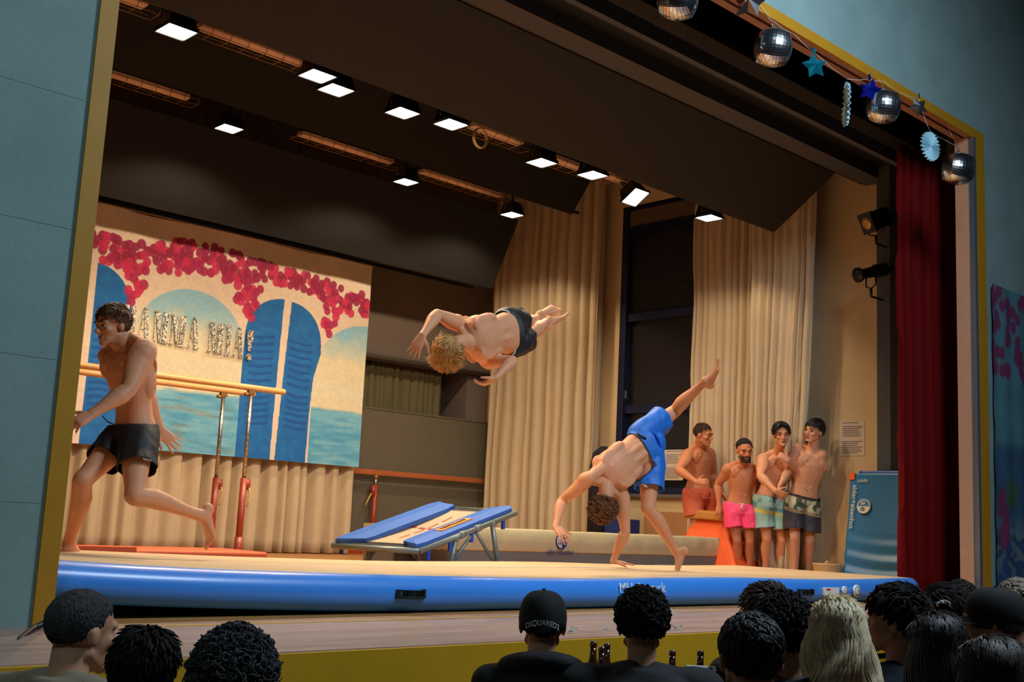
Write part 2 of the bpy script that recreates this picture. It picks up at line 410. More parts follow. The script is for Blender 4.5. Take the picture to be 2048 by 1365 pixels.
# ================================================================ painted banner
def banner():
    Y = 11.5; x0, x1, zt, zb = 4.62, 8.41, zr(3.13), zr(.59)
    nu, nv = 620, 420
    U, Vv = np.meshgrid(np.linspace(x0, x1, nu+1), np.linspace(zt, zb, nv+1), indexing='ij')
    X = U; Z = Vv-EYE
    rs = np.random.RandomState(3)
    def sm(f=6, seed=0):
        r = np.random.RandomState(seed); a = r.rand(int(4*f)+3, int(3*f)+3)
        gx = (X-x0)/(x1-x0)*(a.shape[0]-1.01); gz = (zt-Vv)/(zt-zb)*(a.shape[1]-1.01)
        i = gx.astype(int); j = gz.astype(int); u = gx-i; v = gz-j; u = u*u*(3-2*u); v = v*v*(3-2*v)
        return a[i,j]*(1-u)*(1-v)+a[i+1,j]*u*(1-v)+a[i,j+1]*(1-u)*v+a[i+1,j+1]*u*v
    n1, n2, n3 = sm(5, 1), sm(14, 2), sm(30, 3)
    def smx(fx, fz, seed):
        a = np.random.RandomState(seed).rand(fx+2, fz+2); gx = (X-x0)/(x1-x0)*fx; gz = (zt-Vv)/(zt-zb)*fz
        i = gx.astype(int); j = gz.astype(int); u = gx-i; v = gz-j; u = u*u*(3-2*u); v = v*v*(3-2*v)
        return a[i,j]*(1-u)*(1-v)+a[i+1,j]*u*(1-v)+a[i,j+1]*(1-u)*v+a[i+1,j+1]*u*v
    k1, k2 = smx(14, 60, 11), smx(24, 110, 12)
    C = np.zeros(X.shape+(3,)); C[:] = (226, 205, 184)
    def lay(mask, col, a=1.0):
        m = (mask.astype(float) if mask.dtype == bool else mask)*a
        C[:] = C*(1-m[..., None])+np.array(col)*m[..., None]
    # arches with pale sky and sea below
    sx = (X > 5.36) & (X < 6.70) & (Z < 1.95); arch = ((X-6.02)/.67)**2+((Z-1.75)/.64)**2 < 1
    win = (sx & (Z < 1.8)) | arch
    win4 = ((X > 7.66) & (Z < 1.83)) | ((X > 7.66) & (((X-8.42)/.73)**2+((Z-1.72)/.62)**2 < 1))
    for wd in (win, win4):
        lay(wd, (222, 210, 178))
        sky = np.clip((Z-1.85)/.35+.5*(n1-.5), 0, 1); lay(wd*sky, (138, 190, 214), .95)
        lay(wd*np.clip(1-abs(Z-1.5)/.2, 0, 1)*n2, (206, 214, 196), .5)
        sea = np.clip((1.27+.05*(n1-.5)-Z)/.05, 0, 1); lay(wd*sea, (112, 178, 206), 1)
        st = .5+.5*np.sin(Z*60+4*n2*3+n1*6); lay(wd*sea*np.clip(k1*2.2-.8, 0, 1), (70, 150, 194), .75); lay(wd*sea*np.clip(k2*2-1.0, 0, 1), (150, 196, 212), .5)
        lay(wd*sea*np.clip((k1[::-1]-.66)*4, 0, 1)*(X < 6.7), (142, 138, 118), .5)
    # blue shutters
    blue, dk = (24, 104, 178), (16, 82, 158)
    def shutter(mask):
        lay(mask, blue); lay(mask*np.clip(n2*1.6-.5, 0, 1), (40, 128, 200), .45); lay(mask*np.clip(k1*1.8-.7, 0, 1), (18, 92, 168), .4)
    s1 = (X > 4.89) & (X < 5.33) & ((Z < 1.98) | (((X-4.89)/.42)**2+((Z-1.98)/.50)**2 < 1))
    s2 = (X < 7.17-.02*(2.4-Z)) & (X > 6.69) & ((Z < 2.02) | (((X-7.17)/.48)**2+((Z-2.0)/.48)**2 < 1))
    wd3 = np.interp(Z[0, ::-1], [.5, 1.2, 1.6, 1.9, 2.05], [7.63, 7.64, 7.66, 7.74, 7.73])[::-1][None, :]
    s3 = (X > 7.27-.04*(2.4-Z)) & (((Z < 2.02) & (X < wd3)) | ((Z >= 2.02) & (((X-7.25)/.48)**2+((Z-2.0)/.47)**2 < 1)))
    for s in (s1, s2, s3): shutter(s)
    for (a, c) in ((4.92, 5.28), (6.77, 7.08), (7.29, 7.61)):
        for z in list(np.arange(2.0, 1.45, -.085))+list(np.arange(1.37, .93, -.075)):
            zz = z+.02*np.sin(X*9)+.012*(n2-.5)
            lay((X > a) & (X < c) & (abs(Z-zz) < .017), dk, .85)
    # bougainvillea: round dabs of crimson
    top = np.array([(4.6,2.86),(5.02,2.86),(5.17,2.80),(5.26,2.85),(5.45,2.85),(5.59,2.92),(5.94,2.99),(6.18,2.98),(6.37,2.95),(6.76,2.93),(7.0,2.9),(7.17,2.9),(7.38,2.89),(7.75,2.86),(8.04,2.79),(8.42,2.77)])
    bot = np.array([(4.6,2.62),(4.94,2.47),(5.13,2.44),(5.24,2.37),(5.44,2.45),(5.76,2.49),(6.14,2.56),(6.47,2.51),(6.82,2.61),(7.02,2.62),(7.29,2.59),(7.66,2.54),(7.91,2.44),(8.14,2.41),(8.42,2.43)])
    dabs = []
    def add(x, z):
        if any((x-a)**2+(z-c)**2 < .042**2 for a, c in dabs[-400:]): return
        dabs.append((x, z))
    for k in range(2600):
        x = rs.uniform(4.64, 8.39); t, bb = np.interp(x, top[:, 0], top[:, 1])-.05, np.interp(x, bot[:, 0], bot[:, 1])+.05
        add(x, rs.uniform(bb, t))
    for (cx, z0, z1, w0, w1) in ((5.32, 2.5, 2.12, .13, .05), (6.70, 2.55, 2.36, .16, .16), (6.74, 2.36, 2.18, .12, .05), (7.83, 2.5, 2.3, .15, .10), (7.80, 2.3, 2.14, .08, .04)):
        for k in range(70):
            t = rs.rand(); add(cx+rs.uniform(-1, 1)*(w0+(w1-w0)*t), z0+(z1-z0)*t)
    dabs = [d for d in dabs if rs.rand() < .70]
    for (cx, cz) in dabs:
        r = rs.uniform(.044, .058); m = ((X-cx)/r)**2+((Z-cz)/(r*1.08))**2
        up = np.interp(cx, top[:, 0], top[:, 1])-cz
        q = rs.rand(); col = (150, 30, 72) if (up < .28 and q < .75) else ((170, 34, 84) if q < .4 else (204, 44, 88))
        lay(np.clip((1-m)*6, 0, 1), col, .88)
    C *= (1+.05*(n3-.5))[..., None]
    b = B(); g = [[None]*(nv+1) for _ in range(nu+1)]
    verts = []; 
    for i in range(nu+1):
        for j in range(nv+1):
            x, z = U[i, j], Vv[i, j]; fr = j/nv
            y = .012*noise.noise(V((x*1.1, z*.5, 2)))*2+.006*noise.noise(V((x*5, z*2, 7)))+.010*max(0, 1-fr*5)*math.sin(x*9+z*6)+.012*fr*math.sin(x*4.1)
            sag = .02*math.sin((x-x0)*3.2)*(fr > .99)
            verts.append((x, Y+y, z-.03*abs(math.sin((x-x0)*1.75))*(1-fr)**6))
    me = bpy.data.meshes.new('painted_banner')
    idx = np.arange((nu+1)*(nv+1)).reshape(nu+1, nv+1)
    faces = np.stack([idx[:-1, :-1], idx[:-1, 1:], idx[1:, 1:], idx[1:, :-1]], -1).reshape(-1, 4)
    org = np.array([(x0+x1)/2, Y, zb]); vv = np.array(verts)-org
    me.from_pydata([tuple(v) for v in vv], [], [tuple(f) for f in faces])
    ca = me.color_attributes.new('paint', 'FLOAT_COLOR', 'POINT')
    cc = C.reshape(-1, 3)/255; lin = np.where(cc <= .04045, cc/12.92, ((cc+.055)/1.055)**2.4)
    ca.data.foreach_set('color', np.concatenate([lin, np.ones((len(lin), 1))], 1).astype(np.float32).ravel())
    bm_ = mat('painted_cloth', (220,200,180), .85, var=.03, scale=6, attr='paint', bump=.15, bscale=25)
    root = empty('painted_banner', org, 'large painted cloth banner with blue shutters, pink flowers and silver glitter lettering', 'banner')
    root.location = org
    o = put('cloth', me, bm_, root, None, True); WORLD[o.name] = V(org)
    b = B(); cyl(b, (x0, Y-.02, zt-.005), (x1+.02, Y-.02, zt-.005), .02, 10); obj('hanging_bar', b, mat('pale_batten', (150,132,112), .7), root, True)
    for cx in (4.7, 5.95, 7.2, 8.38):
        b = B(); cyl(b, (cx, Y-.02, zt), (cx, Y-.02, 6.6), .006, 6); obj('cord', b, blackm, root)
    # glitter letters
    gl = bpy.data.materials.new('silver_glitter'); gl.use_nodes = True; nt = gl.node_tree; bs = nt.nodes['Principled BSDF']
    vo = nt.nodes.new('ShaderNodeTexVoronoi'); vo.inputs['Scale'].default_value = 75; cr = nt.nodes.new('ShaderNodeValToRGB')
    cr.color_ramp.elements[0].color = (.10,.09,.08,1); cr.color_ramp.elements[1].color = (.9,.85,.75,1); cr.color_ramp.elements[0].position = .25; cr.color_ramp.elements[1].position = .8
    tc = nt.nodes.new('ShaderNodeTexCoord'); nt.links.new(tc.outputs['Object'], vo.inputs[0]); nt.links.new(vo.outputs['Color'], cr.inputs[0]); nt.links.new(cr.outputs[0], bs.inputs['Base Color'])
    bp = nt.nodes.new('ShaderNodeBump'); bp.inputs['Strength'].default_value = .8; nt.links.new(vo.outputs['Color'], bp.inputs['Height']); nt.links.new(bp.outputs[0], bs.inputs['Normal'])
    bs.inputs['Metallic'].default_value = .55; bs.inputs['Roughness'].default_value = .38
    def poly(b, pts):
        a = [b.verts.new((x, Y-.024, z)) for x, z in pts]; c = [b.verts.new((x, Y-.014, z)) for x, z in pts]
        b.faces.new(a); b.faces.new(c[::-1])
        for i in range(len(pts)): b.faces.new((a[i], a[(i+1) % len(pts)], c[(i+1) % len(pts)], c[i]))
    def letter(ch, x, z, w, h):
        b = B(); s = w*.15; t = h*.05; Tk = w*.30
        def q(*p): poly(b, [(x+a*w, z+c*h) for a, c in p])
        if ch == 'M':
            q((0,0),(.22,0),(.22,.05),(0,.05)); q((.07,.05),(.11,.05),(.12,.95),(.08,.95)); q((0,.95),(.38,.95),(.38,1),(0,1))
            q((.10,.95),(.38,.95),(.47,.0),(.40,0)); q((.42,.0),(.47,0),(.66,.95),(.61,.95)); q((.62,.05),(.88,.05),(.92,.95),(.66,.95)); q((.54,0),(.98,0),(.98,.05),(.54,.05)); q((.62,.95),(1,.95),(1,1),(.62,1))
        elif ch == 'A':
            q((0,0),(.30,0),(.30,.05),(0,.05)); q((.12,.05),(.17,.05),(.44,1),(.38,1)); q((.36,1),(.62,1),(.90,.05),(.60,.05)); q((.56,0),(1,0),(1,.05),(.56,.05)); q((.22,.32),(.60,.32),(.58,.36),(.24,.36))
        elif ch == 'I':
            q((0,0),(1,0),(1,.05),(0,.05)); q((0,.95),(1,.95),(1,1),(0,1)); q((.22,.05),(.78,.05),(.78,.95),(.22,.95))
        elif ch == '!':
            q((.3,.30),(.6,.30),(1,.85),(.85,1),(.15,1),(0,.85)); 
            c = [(.5+.42*math.cos(k*PI/6), .11+.11*math.sin(k*PI/6)) for k in range(12)]; q(*c)
        o = obj('letter', b, gl, root)
    for ch, x, z, w in (('M',5.215,1.745,.155),('A',5.385,1.745,.155),('M',5.560,1.735,.185),('M',5.760,1.73,.190),('A',5.965,1.73,.155),('M',6.215,1.715,.205),('I',6.435,1.71,.080),('A',6.530,1.705,.150),('!',6.705,1.695,.090)):
        letter(ch, x, zr(z), w, .345)
banner()
# ================================================================ painted mural hanging on the hall wall at the right
def mural():
    p0, p1 = at(1984, 567, Y=YP-.03), at(1992, 1185, Y=YP-.03)
    x0, x1, zt, zb = p0.x, p0.x+1.9, p0.z, 1.0
    nu, nv = 150, 190; b = B(); rs = random.Random(5)
    g = sheet(b, lambda i, j: V((x0+(x1-x0)*i/nu, YP-.03+.006*math.sin(i*.25)+.004*math.sin(j*.2), zt+(zb-zt)*j/nv)), nu, nv)
    me_lay = b.loops.layers.float_color.new('paint')
    fl = [(rs.uniform(0, .5), rs.uniform(.0, .28)) for _ in range(60)]+[(.05+rs.uniform(0,.06), rs.uniform(.62,.8)) for _ in range(14)]
    for f in b.faces:
        for l in f.loops:
            co = l.vert.co; u = (co.x-x0)/(x1-x0); v = (zt-co.z)/(zt-zb)
            n = noise.noise(V((u*6, v*8, 1))); n2 = noise.noise(V((u*14, v*40, 4)))
            c = np.array((74., 120., 132.)); ss = lambda x: float(min(1, max(0, x)))
            def mixc(col, w): return c+(np.array(col, float)-c)*ss(w)
            c = mixc((46, 82, 112), (v-.48)*25); c = mixc((86, 110, 122), (v-.70)*20*(1 if n2 < .1 else .6)); c = mixc((34, 66, 108), (v-.73)*20*ss(n2*6+.3)); c = mixc((30, 56, 112), (v-.86)*20*ss(n*5+.8))
            c = mixc((60, 96, 44), ss((.14-((u-.17)**2*3+(v-.64)**2*6)**.5)*14)*ss(.8+n2+n))
            for (a, d) in fl:
                q_ = ((a-u)**2+(d-v)**2*1.8)**.5
                if q_ < .04: c = mixc((112, 40, 82), (.034-q_)*80)
            l[me_lay] = (*s2l(c), 1)
    o = obj('painted_mural', b, mat('painted_mural_cloth', (90,140,160), .85, var=.08, scale=4, attr='paint'), None, True)
    tag(o, 'blue painted seaside mural with pink flowers hung on the hall wall right of the stage', 'mural')
mural()

# ================================================================ inflatable tumbling track
airblue = mat('glossy_blue_vinyl', (60,142,240), .36, var=.03, scale=3, coat=.2)
airtop = mat('beige_track_top', (216,182,138), .7, var=.03, scale=3, bump=.05, bscale=150)
airnavy = mat('blue_marking', (66,104,170), .7)
airedge = mat('pale_track_edge', (232,206,160), .6)
def airtrack():
    x0, x1, y0, y1, T = 1.30, 9.25, 4.645, 6.42, .175
    prof = []
    for k in range(13):
        a = -PI/2+PI*k/12; prof.append((y0-.085*math.cos(a), T/2+T/2*math.sin(a), 0))
    for y in [4.70, 4.9, 5.2, 5.5, 5.70, 5.725, 6.0, 6.3, y1]: prof.append((y, T, 1))
    for k in range(1, 13):
        a = PI/2-PI*k/12; prof.append((y1+.085*math.cos(a), T/2+T/2*math.sin(a), 0))
    b = B(); rings = []; st = [0, .01, .03, .07, .12, .16]+list(np.linspace(.3, x1-x0-.3, 60))+[x1-x0-.16, x1-x0-.12, x1-x0-.07, x1-x0-.03, x1-x0-.01, x1-x0]
    r = .17
    for d in st:
        X = x0+d; e = min(d, x1-x0-d); ins = 0 if e >= r else r-math.sqrt(max(0, r*r-(r-e)**2)); th = 1 if e >= .09 else max(.15, math.sqrt(max(0, 1-((.09-e)/.09)**2)))
        lift = .065*max(0, 1-(X-1.96)/1.9)**1.5; skew = .0*(X-4)+.05*max(0, (X-6.5)/2.7)**2
        rg = []
        for (y, z, mi) in prof:
            yc = (y0+y1)/2; yy = yc+(y-yc)*(1-ins/((y1-y0)/2))+skew*(1 if y < yc else 0); zz = T/2+(z-T/2)*th+lift+(.006*math.sin(X*2.2) if z > .08 else 0)
            rg.append(b.verts.new((X, yy, FL+zz+.002)))
        rings.append(rg)
    n = len(prof)
    for r0, r1 in zip(rings[:-1], rings[1:]):
        for i in range(n):
            f = b.faces.new((r0[i], r0[(i+1) % n], r1[(i+1) % n], r1[i])); f.smooth = True
            ya, yb = prof[i], prof[(i+1) % n]
            if prof[i][1] >= T-.0001 and prof[(i+1) % n][1] >= T-.0001:
                f.material_index = 2 if (prof[i][0] == 5.70) else (3 if prof[i][0] < 4.69 else 1)
    b.faces.new(rings[0][::-1]); b.faces.new(rings[-1])
    o = obj('inflatable_track', b, [airblue, airtop, airnavy, airedge], None, True)
    tag(o, 'long blue inflatable tumbling track with beige top lying across the stage', 'gymnastics mat')
    YF = y0-.088
    # strap handles
    for (xa, xb, ya, yb) in ((797, 846, 1180, 1198), (1598, 1624, 1179, 1192)):
        p, q = at(xa, ya, Y=YF), at(xb, yb, Y=YF); b = B()
        n_ = 14
        def P(i, j):
            u = i/n_; return V((p.x+(q.x-p.x)*u, YF-.004-.022*math.sin(PI*u), p.z+(q.z-p.z)*(j/3)-.004*u))
        sheet(b, P, n_, 3); bmesh.ops.solidify(b, geom=b.faces[:], thickness=.004)
        box(b, p.x-.012, p.x+.01, YF-.008, YF+.01, q.z, p.z, 1); box(b, q.x-.01, q.x+.012, YF-.008, YF+.01, q.z, p.z, 1)
        for k in range(9):
            x = p.x+(q.x-p.x)*(k+1.5)/11; box(b, x, x+.005, YF-.032, YF-.015, q.z+.012, p.z-.004, 1)
        obj('handle', b, [mat('teal_strap', (60,110,120), .5), blackm], o)
    # labels
    p, q = at(1647, 1176, Y=YF), at(1677, 1191, Y=YF); b = B(); box(b, p.x, q.x, YF-.006, YF+.01, q.z, p.z, 0); box(b, p.x+.03, p.x+.085, YF-.008, YF-.005, p.z-.02, p.z-.008, 1)
    obj('label', b, [white, mat('red_print', (196,30,36), .5)], o)['label'] = 'white label with red print'
    for cx in (1690, 1714):
        c = at(cx, 1183, Y=YF); b = B(); R = .036 if cx == 1690 else .046
        for rr, mi in ((R, 0), (R*.8, 1), (R*.66, 0)):
            cyl(b, (c.x, YF-.003-.001*(R-rr)/R*4, c.z), (c.x, YF+.01, c.z), rr, 24, mi)
        merge(b, text_bm('S', R*1.3, mtx((c.x, YF-.009, c.z), (1,0,0), (0,0,1), (0,-1,0))))
        obj('emblem', b, [white, airnavy], o)['label'] = 'round white emblem with a letter'
    c = at(1285, 1173, Y=YF)
    b = text_bm('MH Airtrack', .085, mtx((c.x, YF-.004, c.z-.012), (1,0,0), (0,.15,1), (0,-1,.15))); obj('lettering', b, white, o)
    return o
airtrack()

# ================================================================ mats, mini trampoline, crash mat
orange = mat('orange_mat_vinyl', (236,96,38), .55, var=.04, scale=4)
b = B(); box(b, 2.35, 4.25, 6.76, 7.34, FL+.002, FL+.20); bevel_all(b, .02, 3)
box(b, 2.35, 3.3, 6.74, 6.80, FL+.14, FL+.215)
tag(obj('orange_mat', b, orange, None, False, 40), 'flat orange gym mat lying behind the left end of the inflatable track', 'gymnastics mat')

def tramp():
    lf, hf = at(664, 1082, Y=7.40), at(866, 1008, Y=7.40); ln, hn = at(838, 1093, Y=6.66), at(1030, 1017, Y=6.66)
    root = empty('mini_trampoline', ((lf+hn)/2).xy.to_3d()+V((0,0,FL)), 'small tilted trampoline with blue edge pads and white woven bed', 'trampoline')
    padm = mat('blue_pad_vinyl', (44,100,186), .5, var=.05, scale=5)
    W1 = (lf-ln); nrm = (hn-ln).cross(lf-ln).normalized()
    if nrm.z < 0: nrm = -nrm
    def pad(a, c, inw, pw=.20):
        """a low end, c high end, inw towards the bed"""
        L = c-a; b = B(); w = inw.normalized()*pw
        prof = [(0, .12, .0), (.06, 0, .95), (.12, 0, 1), (.86, 0, 1), (.96, 0, .9), (1, .15, .35)]
        top, bot = [], []
        for t, k0, k1 in prof: top.append((a+L*t+w*k0, a+L*t+w*max(k1, k0+.15)))
        rings = []
        for o_, i_ in top:
            mid = (o_+i_)/2
            rings.append([b.verts.new(p) for p in (o_-nrm*.022, o_+nrm*.012, mid+nrm*.022, i_+nrm*.012, i_-nrm*.022)])
        loft(b, rings, True)
        for f in b.faces: f.smooth = False
        return b
    obj('edge_pad', pad(lf, hf, ln-lf, .27), padm, root); pn = obj('edge_pad', pad(ln, hn, lf-ln), padm, root)
    # orange label on the near pad
    L = (hn-ln); wv = (lf-ln).normalized()
    c = ln+L*.46+wv*.10+nrm*.024
    b = B(); ld = L.normalized(); hexa(b, [c+ld*a+wv*d-nrm*.006 for a, d in ((-.16,-.035),(.16,-.035),(.16,.035),(-.16,.035))], [c+ld*a+wv*d+nrm*.002 for a, d in ((-.16,-.035),(.16,-.035),(.16,.035),(-.16,.035))])
    t = obj('label', b, mat('orange_label', (232,140,30), .5), pn); t['label'] = 'orange label'
    merge_b = text_bm('MINITRAMP', .05, mtx(c+nrm*.004, ld, wv, nrm)); obj('lettering', merge_b, blackm, pn)
    # bed
    i0, i1 = ln+(lf-ln)*.20, lf+(ln-lf)*.20; j0, j1 = hn+(hf-hn)*.20, hf+(hn-hf)*.20
    bedm = mat('woven_white_bed', (224,208,178), .8, var=.08, scale=60)
    b = B(); n = 24
    def P(i, j):
        u, v = .06+.86*i/n, j/n; p = (i0*(1-v)+i1*v)*(1-u)+(j0*(1-v)+j1*v)*u
        return p-nrm*(.015+.03*math.sin(PI*i/n)*math.sin(PI*j/n))
    sheet(b, P, n, n)
    for f in b.faces:
        i = f.index
    b.faces.ensure_lookup_table()
    for k, f in enumerate(b.faces):
        i, j = divmod(k, n)
        if (j == n//2 or i == n//2) and 3 < i < n-3 and 1 < j < n-2 and (i*7+j*3) % 4: f.material_index = 1
    bmesh.ops.solidify(b, geom=b.faces[:], thickness=.006)
    obj('bed', b, [bedm, mat('faded_red_line', (190,80,80), .7)], root)
    b = B()
    for (p, q, k) in ((i0, i1, 26), (j0, j1, 26)):
        for m_ in range(k):
            u = (m_+.5)/k; a = p*(1-u)+q*u; d = L.normalized()*(.07 if p is i0 else -.09)
            cyl(b, a-nrm*.02, a+d-nrm*.022, .006, 5)
    sp = obj('springs', b, steel, root); sp['kind'] = 'stuff'
    fm = mat('grey_steel_tube', (128,136,128), .4, .4, var=.08, scale=20)
    b = B()
    for p, q in ((ln, hn), (lf, hf), (ln, lf), (hn, hf)):
        cyl(b, p-nrm*.04, q-nrm*.04, .024, 12)
    for t in (.42, .58): cyl(b, ln+L*(t-.03)-nrm*.04, ln+L*(t+.03)-nrm*.04, .030, 12)
    obj('frame', b, fm, root, True)
    def leg(top, foot):
        b = B(); cyl(b, top, foot, .020, 12); cyl(b, foot, foot+V((0,0,.03)), .028, 12); ball(b, top, .03)
        obj('leg', b, fm, root, True)
    for side, (lo, hi) in enumerate(((ln, hn), (lf, hf))):
        D = hi-lo; y = lo.y+(.03 if side == 0 else -.03)
        a1 = lo+D*.36-nrm*.05; a2 = lo+D*.74-nrm*.05
        f1 = V((a1.x-.05, y, FL+.0)); f2 = V((a2.x+.14, y, FL))
        leg(a1, f1); leg(a2, f2)
        b = B(); cyl(b, lo+D*.56-nrm*.05, f1+V((.0,0,.11)), .014, 8); cyl(b, lo+D*.56-nrm*.05, f2+V((-.03,0,.10)), .014, 8); obj('brace', b, fm, root, True)
        # blue fixing straps
        for t in (.08, .30, .52, .86):
            p = lo+D*t-nrm*.06; b = B(); box(b, p.x-.012, p.x+.012, p.y-.012, p.y+.012, p.z-.07, p.z+.03); obj('strap', b, mat('blue_strap', (34,80,190), .6), root)
tramp()

def logo_bm(c, ux, uy, n, s, flip=False):
    """round two-tone emblem with the letters a and e, and its wordmark"""
    pass
bluep = mat('blue_print', (34,52,130), .6)
def crashmat():
    Y = 7.42; p, q = at(792, 1062, Y=Y), at(1441, 1080, Y=Y); x0, x1 = p.x, q.x; z1 = FL+.425; zm = FL+.225
    root = empty('crash_mat', ((x0+x1)/2, Y+.22, FL), 'long beige and grey crash mat standing behind the inflatable track', 'gymnastics mat')
    b = B(); nu, nz = 90, 12
    cv = mat('beige_canvas_cover', (198,184,142), .8, var=.07, scale=3, bump=.2, bscale=12)
    def P(i, j):
        x = x0+(x1-x0)*i/nu; v = j/nz; z = zm+(z1-zm)*v
        return V((x, Y-.012*math.sin(PI*v)+.010*noise.noise(V((x*7, z*3, 3)))+.03*max(0, v-.85), z+(.010*noise.noise(V((x*1.7, 0, 1))) if j == nz else 0)))
    g = sheet(b, P, nu, nz)
    bk = [[b.verts.new((x0+(x1-x0)*i/nu, Y+.44, z)) for z in (z1-.01, zm)] for i in range(nu+1)]
    for i in range(nu):
        b.faces.new((g[i][nz], g[i+1][nz], bk[i+1][0], bk[i][0])); b.faces.new((bk[i][0], bk[i+1][0], bk[i+1][1], bk[i][1])); b.faces.new((bk[i][1], bk[i+1][1], g[i+1][0], g[i][0]))
    b.faces.new([g[0][j] for j in range(nz+1)]+[bk[0][0], bk[0][1]]); b.faces.new([g[nu][j] for j in range(nz, -1, -1)]+[bk[nu][1], bk[nu][0]])
    obj('cover', b, cv, root)
    b = B(); box(b, x0+.01, x1-.01, Y+.005, Y+.43, FL+.002, zm); obj('base', b, mat('grey_mat_base', (118,116,112), .8, var=.06), root)
    for (xa, xb) in ((1177, 1216), (1310, 1352), (985, 1001), (832, 868)):
        a, c = at(xa, 1122, Y=Y-.006), at(xb, 1137, Y=Y-.006); z1_, z0_ = FL+.13, FL+.03
        b = B(); box(b, a.x, c.x+.1, Y-.006, Y+.01, z0_, z1_, 0); box(b, a.x+.09, c.x+.06, Y-.009, Y-.005, z0_+.01, z1_-.035, 1)
        o = obj('label', b, [mat('grey_label', (196,190,182), .6), mat('red_print', (196,30,36), .5)], root); o['label'] = 'pale label with a red bar'
    emblem((at(1124, 1083, Y=Y-.022)), V((1,0,0)), V((0,0,1)), V((0,-1,0)), .075, root, False)
    c = at(1121, 1105, Y=Y-.016); obj('lettering', text_bm('alder+eisenhut', .058, mtx(c, (1,0,0), (0,0,1), (0,-1,0))), bluep, root)
def emblem(c, ux, uy, n, r, root, light_on_dark):
    ca, cb = (white, bluep)
    b = B(); N = 32
    def half(s, mi, rr, off):
        pts = [c+n*off+ux*(s*rr*math.sin(PI*k/N))*1.0+uy*(rr*math.cos(PI*k/N)) for k in range(N+1)]
        a = [b.verts.new(p) for p in pts]; f = b.faces.new(a); f.material_index = mi
        d = [b.verts.new(p-n*.02) for p in pts]; 
        for i in range(N): q = b.faces.new((a[i], a[i+1], d[i+1], d[i])); q.material_index = mi
    M = [mat('blue_print', (34,52,130), .6), mat('pale_print', (214,206,178), .6)]
    if not light_on_dark:
        half(-1, 0, r, 0); half(1, 0, r, 0); half(-1, 1, r*.86, .002)
        la, lb = 0, 1
    else:
        half(-1, 1, r, 0); half(1, 1, r, 0); half(-1, 0, r*.86, .002)
        la, lb = 1, 0
    obj('emblem', b, M if not light_on_dark else [mat('mat_blue_print', (44,110,160), .5), mat('pale_print', (214,206,178), .6)], root)
    MM = M if not light_on_dark else [mat('mat_blue_print', (44,110,160), .5), M[1]]
    obj('lettering', text_bm('a', r*1.35, mtx(c-ux*r*.42+n*.004, ux, uy, n)), MM[la], root)
    obj('lettering', text_bm('e', r*1.35, mtx(c+ux*r*.42+n*.004, ux, uy, n)), MM[lb], root)
crashmat()

# two blue gym mats leaning upright at the right
def leanmats():
    XM = 10.52
    tl = at(1701, 948, X=XM); tr = at(1812, 949, X=XM); bl = at(1686, 1150, X=XM-.22)
    bluem = mat('blue_mat_vinyl', (46,112,160), .33, var=.04, scale=3)
    y0t, y1t, y0b, y1b, zt = tl.y, tl.y-1.0, bl.y+.02, bl.y-.98, tl.z
    def one(dx, dy, dz, th, label, dark):
        b = B(); nu, nz = 30, 60
        def S(u, v, back):
            z = FL+.004+(zt+dz-FL)*v; yy = (y0b+(y0t-y0b)*v)*(1-u)+(y1b+(y1t-y1b)*v)*u+dy
            x = XM-.22*(1-v)**1.3+dx
            if back: x += th
            else:
                k = max(0, 1-v*2.0); x += -.022*k*math.sin(v*46+2.4*math.sin(u*3.1+.5)+u*2)-.012*math.sin(PI*u)
            return V((x, yy, z))
        fr = [[b.verts.new(S(i/nu, j/nz, 0)) for j in range(nz+1)] for i in range(nu+1)]; bk = [[b.verts.new(S(i/nu, j/nz, 1)) for j in range(nz+1)] for i in range(nu+1)]
        for i in range(nu):
            for j in range(nz):
                f = b.faces.new((fr[i][j], fr[i+1][j], fr[i+1][j+1], fr[i][j+1])); f.smooth = True
                b.faces.new((bk[i][j], bk[i][j+1], bk[i+1][j+1], bk[i+1][j]))
            b.faces.new((fr[i][nz], fr[i+1][nz], bk[i+1][nz], bk[i][nz])); b.faces.new((fr[i][0], bk[i][0], bk[i+1][0], fr[i+1][0]))
        for j in range(nz):
            b.faces.new((fr[0][j], fr[0][j+1], bk[0][j+1], bk[0][j])); b.faces.new((fr[nu][j], bk[nu][j], bk[nu][j+1], fr[nu][j+1]))
        o = obj('gym_mat', b, bluem if not dark else mat('darker_blue_vinyl', (30,84,178), .4, var=.04))
        return tag(o, label, 'gymnastics mat', 'blue gym mats leaning at the right of the stage')
    one(.085, -.05, .030, .06, 'darker blue gym mat leaning behind the front one, only its top edge showing', True)
    o = one(0, 0, 0, .06, 'blue gym mat with pale round emblem leaning upright beside the red curtain', False)
    rt = V((0, -1, 0)); dn = V((-.19, 0, -1)).normalized(); n = V((-1, 0, .19)).normalized()
    pp = mat('pale_print', (214,206,178), .6)
    c = at(1727, 1013, X=XM-.079); emblem(c, dn, rt, n, .072, o, True)
    c2 = at(1706, 1014, X=XM-.076); obj('lettering', text_bm('alder+eisenhut', .074, mtx(c2, dn, rt, n)), pp, o)
    c3 = at(1725, 963, X=XM-.03); obj('lettering', text_bm('sport', .05, mtx(c3, -rt, dn, n)), pp, o)
    b = B(); box(b, XM-.018, XM+.02, y0t-.055, y0t+.004, zt-.06, zt+.006); obj('corner_patch', b, orange, o)['label'] = 'orange corner patch'
leanmats()

